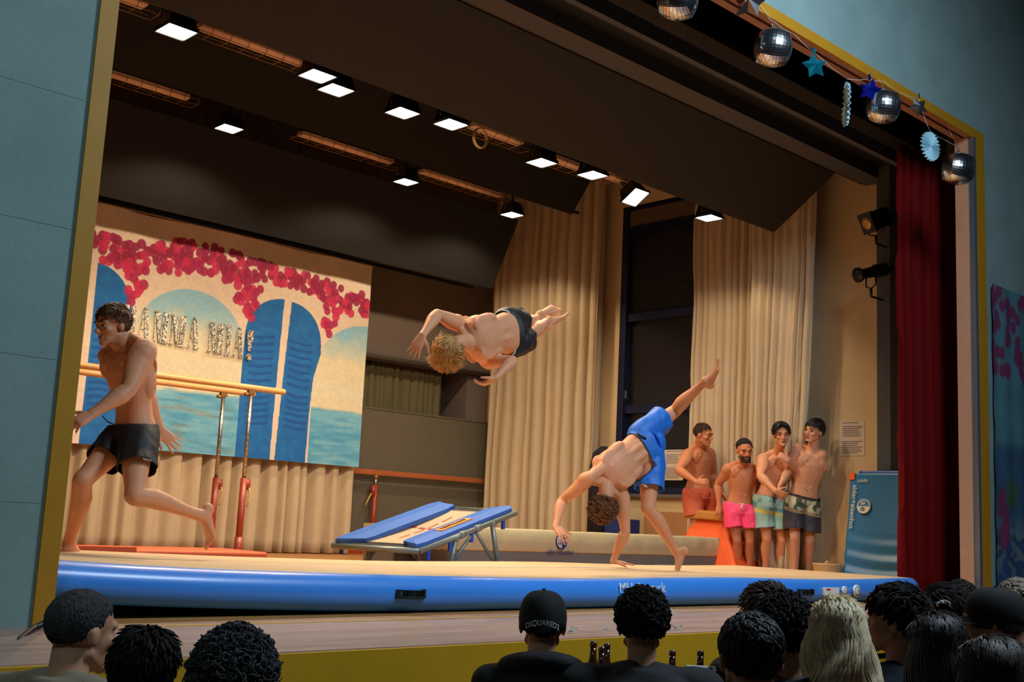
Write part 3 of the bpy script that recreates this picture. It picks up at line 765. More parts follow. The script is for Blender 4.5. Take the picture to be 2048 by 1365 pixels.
# vaulting table behind the crash mat
def vault():
    x0, x1, y0, y1 = 10.24, 10.60, 7.30, 7.92
    root = empty('vaulting_table', ((x0+x1)/2, (y0+y1)/2, FL), 'orange vaulting table with tan leather top beside the men', 'vaulting table')
    b = B()
    hexa(b, [V((x0-.10, y0-.16, FL+.1)), V((x1+.02, y0-.16, FL+.1)), V((x1+.02, y1+.12, FL+.1)), V((x0-.10, y1+.12, FL+.1))], [V((x0+.05, y0+.12, FL+.62)), V((x1-.05, y0+.12, FL+.62)), V((x1-.05, y1-.1, FL+.62)), V((x0+.05, y1-.1, FL+.62))])
    bevel_all(b, .03, 3); obj('padded_body', b, orange, root)
    b = B(); hexa(b, [V((x0-.02, y0-.02, FL+.60)), V((x1, y0-.02, FL+.60)), V((x1, y1+.02, FL+.62)), V((x0-.02, y1+.02, FL+.62))], [V((x0-.0, y0, FL+.70)), V((x1, y0, FL+.70)), V((x1, y1, FL+.72)), V((x0, y1, FL+.72))])
    bevel_all(b, .028, 3); obj('leather_top', b, mat('tan_leather', (184,120,52), .4, var=.08, scale=8), root)
    b = B(); box(b, x0-.10, x1+.06, y0-.16, y1+.12, FL+.0, FL+.10); bevel_all(b, .01, 2); obj('base', b, mat('pale_wood_base', (206,172,104), .6), root)
vault()

# ================================================================ parallel bars (two sets)
def bars_front():
    yn = 8.60; e = at(570, 785, Y=yn); xe = e.x; d = ray(510, 789); yf = xe*d.y/d.x
    zn = e.z; zf = at(510, 789, Y=yf).z
    root = empty('parallel_bars', (xe-1.6, (yn+yf)/2, FL), 'wooden parallel bars on chrome and red-brown uprights before the banner', 'parallel bars')
    for nm, y, z in (('rail', yn, zn), ('rail', yf, zf)):
        b = B(); tube(b, [(xe-3.3, y, z), (xe-.01, y, z), (xe, y, z)], [.026, .026, .018], 14); obj('rail', b, railwood, root, True)
    for y, z, px in ((yn, zn, 501), (yf, zf, 446)):
        for k in (0, 1):
            xp = at(px, 800, Y=y).x if k == 0 else xe-2.85
            ztop = z-.03
            b = B(); cyl(b, (xp, y, FL+.70), (xp, y, ztop-.02), .017, 12)
            for q in range(14): zq = FL+.76+q*.045; cyl(b, (xp, y, zq), (xp, y, zq+.004), .0185, 12)
            u = obj('upright', b, chrome, root, True)
            b = B(); box(b, xp-.03, xp+.03, y-.02, y+.02, ztop-.03, ztop+.01); cyl(b, (xp-.06, y, ztop-.03), (xp, y, ztop-.03), .016, 10); obj('rail_clamp', b, mat('dull_brass_joint', (150,110,60), .4, .5), root)
            b = B(); cyl(b, (xp, y, FL+.02), (xp, y, FL+.74), .029, 14); cyl(b, (xp, y, FL+.02), (xp, y, FL+.25), .036, 14); box(b, xp+.01, xp+.055, y-.02, y+.02, FL+.64, FL+.73)
            c = obj('sleeve', b, redpaint, root, True)
            b = B(); tube(b, [(xp+.045, y-.02, FL+.66), (xp+.055, y-.03, FL+.62), (xp+.05, y-.03, FL+.55), (xp+.03, y-.03, FL+.50)], .007, 8); obj('lever', b, mat('pale_lever', (206,170,90), .4), root, True)
    b = B(); box(b, xe-3.1, xe-.2, yn-.04, yn+.04, FL, FL+.06); box(b, xe-3.1, xe-.2, yf-.04, yf+.04, FL, FL+.06)
    for x in (xe-3.0, xe-.5): box(b, x-.04, x+.04, yn, yf, FL, FL+.05)
    obj('base', b, redpaint, root)
bars_front()
def bars_back():
    y = 11.79; a, c = at(724, 943, Y=y), at(984, 960, Y=y)
    root = empty('horizontal_bar', ((a.x+c.x)/2, y, FL), 'low horizontal bar with red-brown rail and upright by the rear wall', 'gymnastics bar')
    b = B(); box(b, a.x-1.2, c.x-.05, y-.02, y+.02, a.z-.035, a.z+.03); bevel_all(b, .008, 2); obj('rail', b, mat('red_brown_rail', (172,96,56), .4, var=.08, scale=4), root)
    xp = at(749, 1000, Y=y).x
    for k, x in enumerate((xp, xp-1.0)):
        b = B(); cyl(b, (x, y, FL+.8), (x, y, a.z-.03), .02, 12); obj('upright', b, chrome, root, True)
        b = B(); cyl(b, (x, y, FL+.02), (x, y, a.z-.16), .036, 14); box(b, x-.06, x, y-.03, y+.03, a.z-.30, a.z-.17); obj('sleeve', b, redpaint, root, True)
        b = B(); ball(b, (x, y, a.z-.06), .035); obj('rail_clamp', b, mat('dull_brass_joint', (150,110,60), .4, .5), root, True)
        b = B(); tube(b, [(x-.05, y, a.z-.26), (x-.1, y-.02, a.z-.32), (x-.15, y-.02, a.z-.42)], .01, 8); obj('lever', b, mat('pale_lever', (206,170,90), .4), root, True)
    b = B(); box(b, xp-1.3, xp+.5, y-.05, y+.05, FL, FL+.10); obj('base', b, redpaint, root)
bars_back()
# ================================================================ things by the side wall
def notice(x, y0, y1, z0, z1, label, seed):
    rnd = random.Random(seed)
    b = B(); box(b, x-.004, x, min(y0, y1), max(y0, y1), z0, z1); o = obj('paper_notice', b, paper); tag(o, label, 'notice')
    b = B(); n = 17; ya, yb = max(y0, y1), min(y0, y1)
    for k in range(n):
        if k in (1, 8, 9): continue
        z = z1-(z1-z0)*(k+1)/(n+1.5); L = (ya-yb)*rnd.uniform(.6, .86)
        box(b, x-.006, x-.0035, ya-.03-L, ya-.03, z-.004, z+.004)
    obj('printed_lines', b, inkm, o)
p, q = at(1680, 843, X=XS-.005), at(1729, 912, X=XS-.005)
notice(XS-.001, p.y, q.y, q.z, p.z, 'paper notice with printed lines on the cream wall right of the men', 1)
p, q = at(1326, 900, X=XS-.05), at(1363, 961, X=XS-.05)
notice(XS-.02, p.y, q.y, q.z, p.z, 'paper notice stuck to the lower part of the dark window', 2)
# wooden board and blue box under the window
b = B(); box(b, XS-.10, XS-.05, 8.30, 8.95, FL, zr(.22)); tag(obj('wooden_board', b, mat('pale_brown_board', (164,120,80), .6, var=.06)), 'pale brown board standing under the dark window', 'board')
b = B(); p, q = at(1209, 1037, X=10.2), at(1241, 1066, X=10.2)
box(b, 10.2, 10.55, q.y, p.y, FL, p.z); bevel_all(b, .02, 2); tag(obj('blue_box', b, mat('navy_box', (16,40,104), .5)), 'dark blue box on the floor between the tall curtain and the window', 'box')
def basket():
    c = at(1655, 1134, Y=6.2); c = V((10.30, 10.30*ray(1655,1134).y/ray(1655,1134).x, FL))
    root = empty('basket', c, 'small beige basket with handle on the floor beside the blue mats', 'basket')
    b = B(); h = at(1655, 1128, X=c.x).z-FL
    lathe(b, c, [(.08, .0), (.10, .03), (.13, h*.6), (.145, h-.01), (.15, h), (.135, h-.005), (.12, h*.6)], 24); obj('bowl', b, mat('beige_plastic', (206,170,120), .5), root, True)
    b = B(); tube(b, [c+V((.05-.1*k/8*1, 0, h-.01+.03*math.sin(PI*k/8))) for k in range(9)], .010, 8); obj('handle', b, mat('beige_plastic', (206,170,120), .5), root, True)
basket()
b = B(); cc = at(1207, 915, X=10.45); tube(b, [(cc.x, cc.y, FL), (cc.x, cc.y, cc.z-.15), (cc.x, cc.y, cc.z+.05), (cc.x, cc.y, cc.z+.13)], [.17, .17, .13, .04], 18)
tag(obj('covered_stand', b, mat('black_cover_cloth', (20,18,20), .9, bump=.3, bscale=8)), 'rounded black covered stand half hidden behind the blond acrobat gap at the curtain', 'stand')
bpy.data.objects['covered_stand']['label'] = 'rounded black covered stand beside the tall beige curtain, below the dark window'

# ================================================================ stage lamps
lampwhite = mat('lit_lamp_face', (255,244,226), .5, var=0, emis=14)
WARM = (1.0, .76, .50)
PIPE = [7.2, at(902, 246, Y=7.12).z+.27]
def floodlight(c, label, tilt=0, k=0, e=1.0, aim=(0, .25, -1)):
    """small square flood: housing, face, yoke"""
    root = empty('stage_floodlight', c, label, 'stage light', 'floodlights over the stage')
    R = Matrix.Rotation(tilt, 3, 'X'); s = .105
    def T(p): return c+R@V(p)
    b = B(); hexa(b, [T(p) for p in ((-s,-s,0),(s,-s,0),(s,s,0),(-s,s,0))], [T(p) for p in ((-s*.75,-s*.75,.13),(s*.75,-s*.75,.13),(s*.75,s*.75,.13),(-s*.75,s*.75,.13))]); 
    for a, d in ((-1, 0), (1, 0), (0, -1), (0, 1)):
        if a: x0, x1, y0, y1 = a*s, a*(s+.008), -s-.008, s+.008
        else: x0, x1, y0, y1 = -s, s, d*s, d*(s+.008)
        P = [(x0, y0), (x1, y0), (x1, y1), (x0, y1)]; hexa(b, [T((x, y, -.018)) for x, y in P], [T((x, y, .01)) for x, y in P])
    obj('housing', b, blackm, root)
    b = B(); hexa(b, [T(p) for p in ((-s*.97,-s*.97,-.012),(s*.97,-s*.97,-.012),(s*.97,s*.97,-.012),(-s*.97,s*.97,-.012))], [T(p) for p in ((-s*.97,-s*.97,-.003),(s*.97,-s*.97,-.003),(s*.97,s*.97,-.003),(-s*.97,s*.97,-.003))]); obj('lamp_face', b, lampwhite, root)
    b = B(); tube(b, [T((-s-.015, 0, .03)), T((-s-.015, 0, .16)), T((s+.015, 0, .16)), T((s+.015, 0, .03))], .007, 6); cyl(b, T((0, 0, .16)), V((c.x, PIPE[0], PIPE[1])), .012, 8); obj('yoke', b, steel, root, True)
    light('floodlight_beam', 'SPOT', c+R@V((0, 0, -.03)), LAMP_W*e, WARM, c+V(aim), .07, spot=math.radians(138), blend=.35)
LAMP_W = 172
T1 = [(353,60,'first (leftmost) of the front row of lit floodlights, near the ochre frame'),(635,149,'second floodlight of the front row, left one of a close pair'),(672,177,'third floodlight of the front row, right and lower one of the close pair'),(805,223,'fourth floodlight of the front row, alone before the beginning of the coiled cable'),(902,246,'fifth floodlight of the front row, just left of the hanging cable coil'),(1083,323,'sixth floodlight of the front row, right of the hanging cable coil'),(1185,348,'seventh floodlight of the front row, over the tall beige curtain'),(1270,393,'eighth floodlight of the front row, tilted towards the hall, left of the dark window top'),(1418,434,'last floodlight of the front row, at the far right below the wide panel')]
for k, (x, y, lb) in enumerate(T1):
    yy = 7.12 if k not in (2, 3, 5, 7) else 7.3
    floodlight(at(x, y, Y=yy), lb, tilt=(0 if k != 7 else -.55), k=k, e=(1.15,1.15,.8,1,1,1,.8,.6,.5)[k])
T2 = [(458,255,'leftmost floodlight of the rear row, above the painted banner'),(812,362,'middle floodlight of the rear row, between two strip lights'),(1024,428,'rightmost floodlight of the rear row, next to the tall beige curtain')]
PIPE = [9.95, at(812, 362, Y=9.95).z+.27]
for k, (x, y, lb) in enumerate(T2): floodlight(at(x, y, Y=9.95), lb, e=.8)
# support pipes of both lamp rows
for y, z in ((7.2, at(902, 246, Y=7.12).z+.27), (9.95, at(812, 362, Y=9.95).z+.27)):
    b = B(); cyl(b, (.5, y, z), (10.5, y, z), .022, 10); o = obj('lamp_pipe', b, steel, None, True); tag(o, 'dark horizontal pipe carrying the %s row of floodlights' % ('front' if y < 8 else 'rear'), 'pipe')
# unlit strip lights behind wire guards
strip_m = mat('dusty_pink_batten', (236,196,168), .6, var=.06)
wire_m = mat('brass_wire', (150,112,60), .5, .6)
def strip(xa, ya, xb, yb, Y, label):
    p, q = at(xa, ya, Y=Y), at(xb, yb, Y=Y); z = (p.z+q.z)/2; c = V(((p.x+q.x)/2, Y, z))
    root = empty('strip_light', c, label, 'strip light', 'unlit strip lights with wire guards')
    b = B()
    for k in range(4): cyl(b, (p.x, Y-.045+k*.03, z), (q.x, Y-.045+k*.03, z), .014, 8)
    box(b, p.x, q.x, Y-.06, Y+.06, z+.012, z+.03); obj('batten', b, strip_m, root)
    b = B()
    for dy, dz in ((-.10, -.01), (-.07, -.055), (.07, -.055), (.10, -.01)): cyl(b, (p.x-.08, Y+dy, z+dz), (q.x+.08, Y+dy, z+dz), .0035, 5)
    n = int((q.x-p.x+.16)/.14)
    for k in range(n+1):
        x = p.x-.08+(q.x-p.x+.16)*k/n; tube(b, [(x, Y-.10, z+.03), (x, Y-.10, z-.01), (x, Y-.07, z-.055), (x, Y+.07, z-.055), (x, Y+.10, z-.01), (x, Y+.10, z+.03)], .0035, 5)
    obj('wire_guard', b, wire_m, root)
    py = 7.2 if Y < 8 else 9.95; pz = at(902, 246, Y=7.12).z+.27 if Y < 8 else at(812, 362, Y=9.95).z+.27
    b = B()
    for u in (.2, .8): x = p.x+(q.x-p.x)*u; tube(b, [(x, Y, z+.02), (x, Y, max(pz, z+.03)), (x, py, max(pz, z+.03))], .008, 6)
    obj('bracket', b, steel, root)
for a in ((150,-35,290,9,7.46,'unlit strip light with wire guard at the top left, beside the ochre frame'),(398,56,606,126,7.46,'long unlit strip light between the first and second front floodlights'),(942,252,1040,288,7.46,'unlit strip light behind the hanging cable coil'),(1106,320,1160,337,7.46,'short unlit strip light between the sixth and seventh front floodlights'),(1212,352,1246,364,7.46,'shortest unlit strip light, right end of the front row'),(170,140,375,192,10.2,'unlit strip light of the rear row beside the ochre frame'),(600,272,782,324,10.2,'unlit strip light of the rear row, left of its middle floodlight'),(842,346,1000,392,10.2,'unlit strip light of the rear row, right of its middle floodlight')):
    strip(*a)
b = B(); c = at(962, 276, Y=7.16); tube(b, [c+V((0,0,.085)), V((c.x, 7.2, at(902, 246, Y=7.12).z+.26))], .004, 5)
for k in range(3): tube(b, [c+V((.075*math.cos(t*PI/12), .01*k, .085*math.sin(t*PI/12))) for t in range(25)], .007, 6)
tag(obj('cable_coil', b, mat('cream_cable', (206,182,120), .6), None, True), 'cream cable coil hanging from the front lamp row', 'cable')
# two theatre spotlights on the right
def profile_spot(c, d, L, r, label, square):
    x, y, z = frame(d, (0, 0, 1)); root = empty('theatre_spotlight', c, label, 'stage light', 'black theatre spotlights on the right wall')
    b = B()
    if square:
        def R(p, a, e): return [b.verts.new(p+x*sx*a+y*sy*e) for sx, sy in ((-1,-1),(1,-1),(1,1),(-1,1))]
        rs_ = [R(c-z*L*.5, r*.7, r*.8), R(c-z*L*.3, r, r*1.15), R(c+z*L*.35, r, r*1.15), R(c+z*L*.36, r*1.12, r*1.28), R(c+z*L*.44, r*1.12, r*1.28)]
        loft(b, rs_); 
        for f in b.faces: f.smooth = False
    else:
        tube(b, [c-z*L*.55, c-z*L*.5, c-z*L*.15, c-z*L*.12, c+z*L*.4, c+z*L*.42, c+z*L*.5], [r*.9, r*1.1, r*1.15, r*.9, r*.85, r*1.25, r*1.25], 20)
    obj('housing', b, mat('black_lamp_housing', (24,22,22), .4, .2), root)
    b = B(); ball(b, c+z*L*.44, (r*.8, r*.8, r*.25), (x, y, z), 18); obj('lens', b, mat('amber_glass_lens', (190,150,80), .08, .3, var=0), root, True)
    b = B(); s = r*1.25
    tube(b, [c+x*s, c+x*s-V((0,0,.14)), c-V((0,0,.17)), c-x*s-V((0,0,.14)), c-x*s], .009, 6); cyl(b, c-V((0,0,.17)), c-V((0,0,.25)), .014, 8); obj('yoke', b, steel, root, True)
    b = B(); cyl(b, c-V((0,0,.25)), V((XS, c.y, c.z-.25)), .012, 8); obj('bracket', b, steel, root, True)
profile_spot(at(1752, 440, X=10.52), V((-.9, .35, -.45)), .30, .085, 'upper black box-shaped theatre spotlight on the cream wall', True)
profile_spot(at(1742, 545, X=10.50), V((-.9, .38, -.30)), .36, .062, 'lower black tubular theatre spotlight on the cream wall', False)
b = B(); p = at(1770, 690, X=10.86); tube(b, [V((10.86, p.y+.04*math.sin(k*PI/10)*(1), p.z+.18-.036*k)) for k in range(11)], .005, 6)
tag(obj('wall_cable', b, blackm, None, True), 'thin black cable loop on the cream wall below the theatre spotlights', 'cable')

# ================================================================ party garland in the opening
mirror = mat('mirror_tiles', (224,228,234), .20, 1.0, var=0)
grout = mat('dark_tile_gap', (40,42,46), .5, .3)
def disco(c, r, label, rot):
    b = B(); n = 9
    M3 = Matrix.Rotation(rot, 3, 'Z')@Matrix.Rotation(.12, 3, 'X')
    bm2 = B(); bmesh.ops.create_cube(bm2, size=2); bmesh.ops.subdivide_edges(bm2, edges=bm2.edges[:], cuts=n, use_grid_fill=True)
    for v in bm2.verts:
        d = v.co.normalized(); q = v.co*.80; v.co = M3@((d*.80+q*.26)*r*.95)
    bmesh.ops.inset_individual(bm2, faces=bm2.faces[:], thickness=r*.012, depth=0)
    for i, f in enumerate(bm2.faces): f.material_index = 0
    # inner (tile) faces are the original ones
    res = [f for f in bm2.faces]
    for f in res:
        e = max(ed.calc_length() for ed in f.edges); s = min(ed.calc_length() for ed in f.edges)
        if s < e*.35: f.material_index = 1
        else:
            pass
    bmesh.ops.translate(bm2, verts=bm2.verts[:], vec=c)
    o = obj('disco_ball', bm2, [mirror, grout]); tag(o, label, 'disco ball', 'disco balls along the opening')
    b = B(); cyl(b, c+V((0,0,r*.85)), c+V((0,0,r*1.15)), .014, 8); tube(b, [c+V((.015*math.cos(t*PI/6), 0, r*1.2+.015*math.sin(t*PI/6))) for t in range(13)], .003, 5); tube(b, [c+V((0,0,r*1.3)), V((c.x, YP-.02, ZT+.05))], .0015, 4); obj('hanging_tab', b, chrome, o)
G = []
for px, py, r, lb, rt in ((1355,-2,.135,'silver disco ball cut off at the top edge, leftmost of the large ones',.5),(1546,96,.135,'silver disco ball left of the turquoise star',.75),(1767,214,.135,'silver disco ball partly behind the dark blue star',.6),(1917,338,.14,'silver disco ball in the upper right corner of the opening',.9)):
    c = at(px, py, Y=4.22); disco(c, r, lb, rt); G.append((c, r))
def star(c, r, m, label, rot):
    b = B(); N = 5; fr, bk = b.verts.new(c+V((0, -r*.45, 0))), b.verts.new(c+V((0, r*.45, 0))); rim = []
    for k in range(2*N):
        a = PI/2+rot+k*PI/N; q = r if k % 2 == 0 else r*.55; rim.append(b.verts.new(c+V((q*math.cos(a), 0, q*math.sin(a)))))
    for k in range(2*N):
        b.faces.new((fr, rim[k], rim[(k+1) % (2*N)])); b.faces.new((bk, rim[(k+1) % (2*N)], rim[k]))
    bmesh.ops.rotate(b, verts=b.verts[:], cent=c, matrix=Matrix.Rotation(-.85+.35*math.sin(rot*5), 3, 'Z'))
    box(b, c.x-.012, c.x+.012, c.y-.004, c.y+.004, c.z+r*.9, c.z+r*1.35)
    tag(obj('foil_star', b, m), label, 'foil star', 'foil stars on the garland')
star(at(1629, 132, Y=4.22), .10, mat('turquoise_foil', (30,170,200), .22, .75, var=0), 'turquoise foil star hanging between two disco balls', .2)
star(at(1739, 180, Y=4.14), .09, mat('dark_blue_foil', (20,40,190), .2, .8, var=0), 'dark blue foil star in front of a disco ball', .9)
star(at(1837, 214, Y=4.22), .085, mat('silver_foil', (190,185,195), .12, .95, var=0), 'silver foil star between a disco ball and the light blue rosette', .5)
star(at(1499, 4, Y=4.26), .13, mat('silver_foil', (190,185,195), .12, .95, var=0), 'large silver foil star at the top edge on the ochre frame', 1.1)
def rosette(c, r, ang, label):
    b = B(); N = 44; R = Matrix.Rotation(ang, 3, 'Z')
    ce = [b.verts.new(c+R@V((0, s*.006, 0))) for s in (-1, 1)]
    rim = [[b.verts.new(c+R@V((rr*math.cos(2*PI*k/N), (.012 if k % 2 else -.012)+s*.003, rr*math.sin(2*PI*k/N)))) for k in range(N) for rr in ((r if k % 2 else r*.93),)] for s in (-1, 1)]
    for k in range(N):
        b.faces.new((ce[0], rim[0][k], rim[0][(k+1) % N])); b.faces.new((ce[1], rim[1][(k+1) % N], rim[1][k])); b.faces.new((rim[0][k], rim[1][k], rim[1][(k+1) % N], rim[0][(k+1) % N]))
    tag(obj('paper_rosette', b, mat('light_blue_paper', (160,205,220), .8, var=.03)), label, 'paper rosette', 'light blue paper rosettes')
rosette(at(1693, 209, Y=4.25), .165, .66, 'light blue paper rosette seen edge-on beside the dark blue star')
rosette(at(1861, 293, Y=4.25), .125, -.15, 'light blue paper rosette facing the hall next to the corner disco ball')
b = B()
pts = [at(x, y, Y=4.25) for x, y in ((1310,-60),(1400,-40),(1500,-20),(1546,42),(1590,70),(1635,110),(1694,158),(1738,158),(1768,162),(1800,185),(1836,196),(1848,232),(1860,262),(1890,280),(1917,292))]
for p, q in zip(pts[:-1], pts[1:]): tube(b, [p, (p+q)/2-V((0,0,.01)), q], .0016, 4)
tag(obj('garland_string', b, white), 'thin white string carrying the party garland along the opening', 'string')
# paper scraps on the apron
for k, (x, y, lb) in enumerate(((1140,1262,'white paper scrap on the apron right of the black cap, lower one'),(1150,1256,'white paper scrap on the apron right of the black cap, upper one'),(1212,1255,'small white scrap on the apron left of the curly head'),(1334,1257,'white scrap on the apron just right of the curly head'),(1353,1256,'small white scrap on the apron, the rightmost of the group'),(1342,1224,'white scrap near the yellow tape line right of the curly head'))):
    c = at(x, y, Z=FL+.012); b = B(); rnd = random.Random(k)
    for q in range(7):
        d = V((rnd.uniform(-1,1), rnd.uniform(-1,1), 0))*.03; h = rnd.uniform(.004, .02)
        vs = [b.verts.new(c+d*s+V((rnd.uniform(-.02,.02), rnd.uniform(-.02,.02), rnd.uniform(-.010, h)))) for s in (0, .7, 1.1, .4)]
        b.faces.new(vs)
    bmesh.ops.solidify(b, geom=b.faces[:], thickness=.0015)
    tag(obj('paper_scrap', b, white), lb, 'paper scrap', 'paper scraps on the apron')
# ================================================================ people
def skin_mat(name, rgb):
    return mat(name, rgb, .52, var=.05, scale=14, bump=.06, bscale=60, sss=.12, spec=.35)
skin_dk = mat('darker_skin', (176,108,80), .55, var=.03)
lipm = mat('lip_skin', (172,92,80), .45, var=.03)
eyem = mat('eye_dark', (26,18,14), .15, var=0)
eyew = mat('eye_white', (150,128,114), .25, var=0)
def remeshed(name, bm, voxel, mats, parent, smooth=3, fac=.5, paint=None, post=None):
    """fuses overlapping closed shapes into one continuous skin"""
    me = bpy.data.meshes.new('tmp'); bmesh.ops.recalc_face_normals(bm, faces=bm.faces[:]); 
    org = WORLD[parent.name]; bmesh.ops.translate(bm, verts=bm.verts[:], vec=-org)
    bm.to_mesh(me); bm.free()
    t = bpy.data.objects.new('tmp', me); COL.objects.link(t)
    r = t.modifiers.new('r', 'REMESH'); r.mode = 'VOXEL'; r.voxel_size = voxel
    if smooth:
        s = t.modifiers.new('s', 'SMOOTH'); s.iterations = smooth; s.factor = fac
    dg = bpy.context.evaluated_depsgraph_get(); me2 = bpy.data.meshes.new_from_object(t.evaluated_get(dg))
    bpy.data.objects.remove(t); bpy.data.meshes.remove(me); me2.materials.clear(); me2.name = name
    if post:
        b = B(); b.from_mesh(me2); post(b, org); b.to_mesh(me2); b.free()
    o = put(name, me2, mats, parent, None, True); WORLD[o.name] = org
    if paint:
        n = len(me2.polygons); cs = np.empty(n*3); me2.polygons.foreach_get('center', cs); cs = cs.reshape(-1, 3)+np.array(org)
        mi = np.zeros(n, dtype=np.int32); paint(cs, mi); me2.polygons.foreach_set('material_index', mi)
    return o
def limb(bm, P, Q, prof, dep, n=18, caps=(1, 1)):
    """tapered limb P->Q; prof = (t, half width, half depth, shift along dep); dep = depth direction"""
    P, Q = V(P), V(Q); z = (Q-P).normalized(); y = V(dep)-z*V(dep).dot(z)
    y = y.normalized() if y.length > 1e-4 else z.orthogonal().normalized(); x = y.cross(z)
    rings = [ring(bm, P+(Q-P)*p[0]+y*(p[3] if len(p) > 3 else 0), x, y, p[1], p[2], n) for p in prof]
    loft(bm, rings)
    if caps[0]: ball(bm, P+(Q-P)*prof[0][0]+y*(prof[0][3] if len(prof[0]) > 3 else 0), (prof[0][1], prof[0][2], min(prof[0][1:3])*.9), (x, y, z), n)
    e = prof[-1]
    if caps[1]: ball(bm, P+(Q-P)*e[0]+y*(e[3] if len(e) > 3 else 0), (e[1], e[2], min(e[1:3])*.9), (x, y, z), n)
def sc_(prof, s): return [(p[0],)+tuple(q*s for q in p[1:]) for p in prof]
UPARM = [(0,.054,.056),(.18,.057,.060,.0),(.42,.049,.060,.004),(.62,.044,.054,.003),(.82,.040,.043),(1,.038,.038)]
FOREARM = [(0,.038,.039),(.12,.046,.043),(.28,.048,.044),(.55,.036,.034),(.8,.028,.025),(1,.029,.021)]
THIGH = [(0,.088,.095,0),(.2,.084,.092,.004),(.45,.074,.083,.006),(.7,.062,.068,.004),(.88,.055,.058,.002),(1,.052,.056,.004)]
SHANK = [(0,.051,.055,.004),(.1,.050,.055,-.002),(.26,.056,.058,-.014),(.42,.052,.053,-.013),(.62,.040,.041,-.006),(.82,.031,.034,-.002),(1,.034,.038,.0)]
def hand(bm, W, d, n, side, s=1.0, curl=.35, spread=.16, thumb=.9, fcurl=None):
    """W wrist; d towards the fingers; n palm normal; side +1: thumb on +(d x n)"""
    d = V(d).normalized(); n = V(n); n = (n-d*n.dot(d)).normalized(); l = d.cross(n)
    rings = [ring(bm, W+d*(t*s), l, n, a*s, b_*s, 16, 2.6) for t, a, b_ in ((-.012,.027,.020),(.012,.031,.018),(.04,.038,.017),(.07,.041,.016),(.092,.040,.013),(.100,.036,.010))]
    loft(bm, rings)
    for k, (off, L) in enumerate(((.030,.072),(.0105,.080),(-.010,.075),(-.029,.059))):
        L *= s; off *= s; r = (.0092 - .0006*k)*s
        a = off/s*spread/.03; dd = (d*math.cos(a)+l*side*math.sin(a)).normalized()
        p = W+d*(.088*s)+l*side*off; pts = [p]; rad = [r*1.05]; c = curl if fcurl is None else fcurl[k]
        ang = c*.35
        for seg, q in enumerate((.46, .30, .24)):
            ang += c*(.75 if seg else .4); v = dd*math.cos(ang)+n*math.sin(ang)
            pts.append(pts[-1]+v*(L*q)); rad.append(r*(1-.08*(seg+1)))
        rr = []
        tube(bm, pts, rad, 10); ball(bm, pts[-1], rad[-1]); 
        for q in pts[:-1]: ball(bm, q, rad[0]*1.02, seg=10)
    tb = W+d*(.022*s)+l*side*(.024*s)
    td = (d*.62+l*side*thumb+n*.25).normalized(); t2 = (td*.75+d*.45+n*.12).normalized()
    pts = [tb, tb+td*.042*s, tb+td*.042*s+t2*.030*s, tb+td*.042*s+t2*.052*s]
    tube(bm, pts, [.016*s, .0115*s, .0100*s, .0085*s], 10)
    for q, r in zip(pts, (.016, .0115, .010, .0085)): ball(bm, q, r*s, seg=10)
def foot(bm, A, t, dn, s=1.0, side=1, bend=0.0):
    """A ankle joint; t towards the toes; dn towards the sole"""
    t = V(t).normalized(); dn = V(dn); dn = (dn-t*dn.dot(t)).normalized(); l = t.cross(dn)
    ball(bm, A+dn*.042*s-t*.035*s, (.040*s, .030*s, .036*s), (t, l, dn), 14)
    ball(bm, A, (.036*s, .034*s, .04*s), (t, l, dn), 14)
    rings = [ring(bm, A+t*a*s+dn*b_*s, l, dn, c*s, e*s, 16) for a, b_, c, e in ((-.035,.030,.030,.038),(.0,.018,.033,.046),(.04,.034,.036,.036),(.08,.046,.042,.025),(.12,.055,.047,.017),(.145,.058,.046,.013))]
    loft(bm, rings)
    t2 = (t*math.cos(bend)-dn*math.sin(bend)).normalized()
    for k, (off, L, r) in enumerate(((.030,.052,.0135),(.0115,.046,.0100),(-.004,.040,.0095),(-.018,.034,.0090),(-.031,.028,.0088))):
        p = A+t*(.140-.007*k)*s+dn*.058*s+l*side*off*s; q = p+t2*L*s
        tube(bm, [p-t*.02*s, p, q], [r*s, r*s, r*.95*s], 8); ball(bm, q, r*.98*s, seg=8)
def headframe(C, f, u):
    u = V(u).normalized(); f = V(f); f = (f-u*f.dot(u)).normalized(); r = f.cross(u); return r, f, u
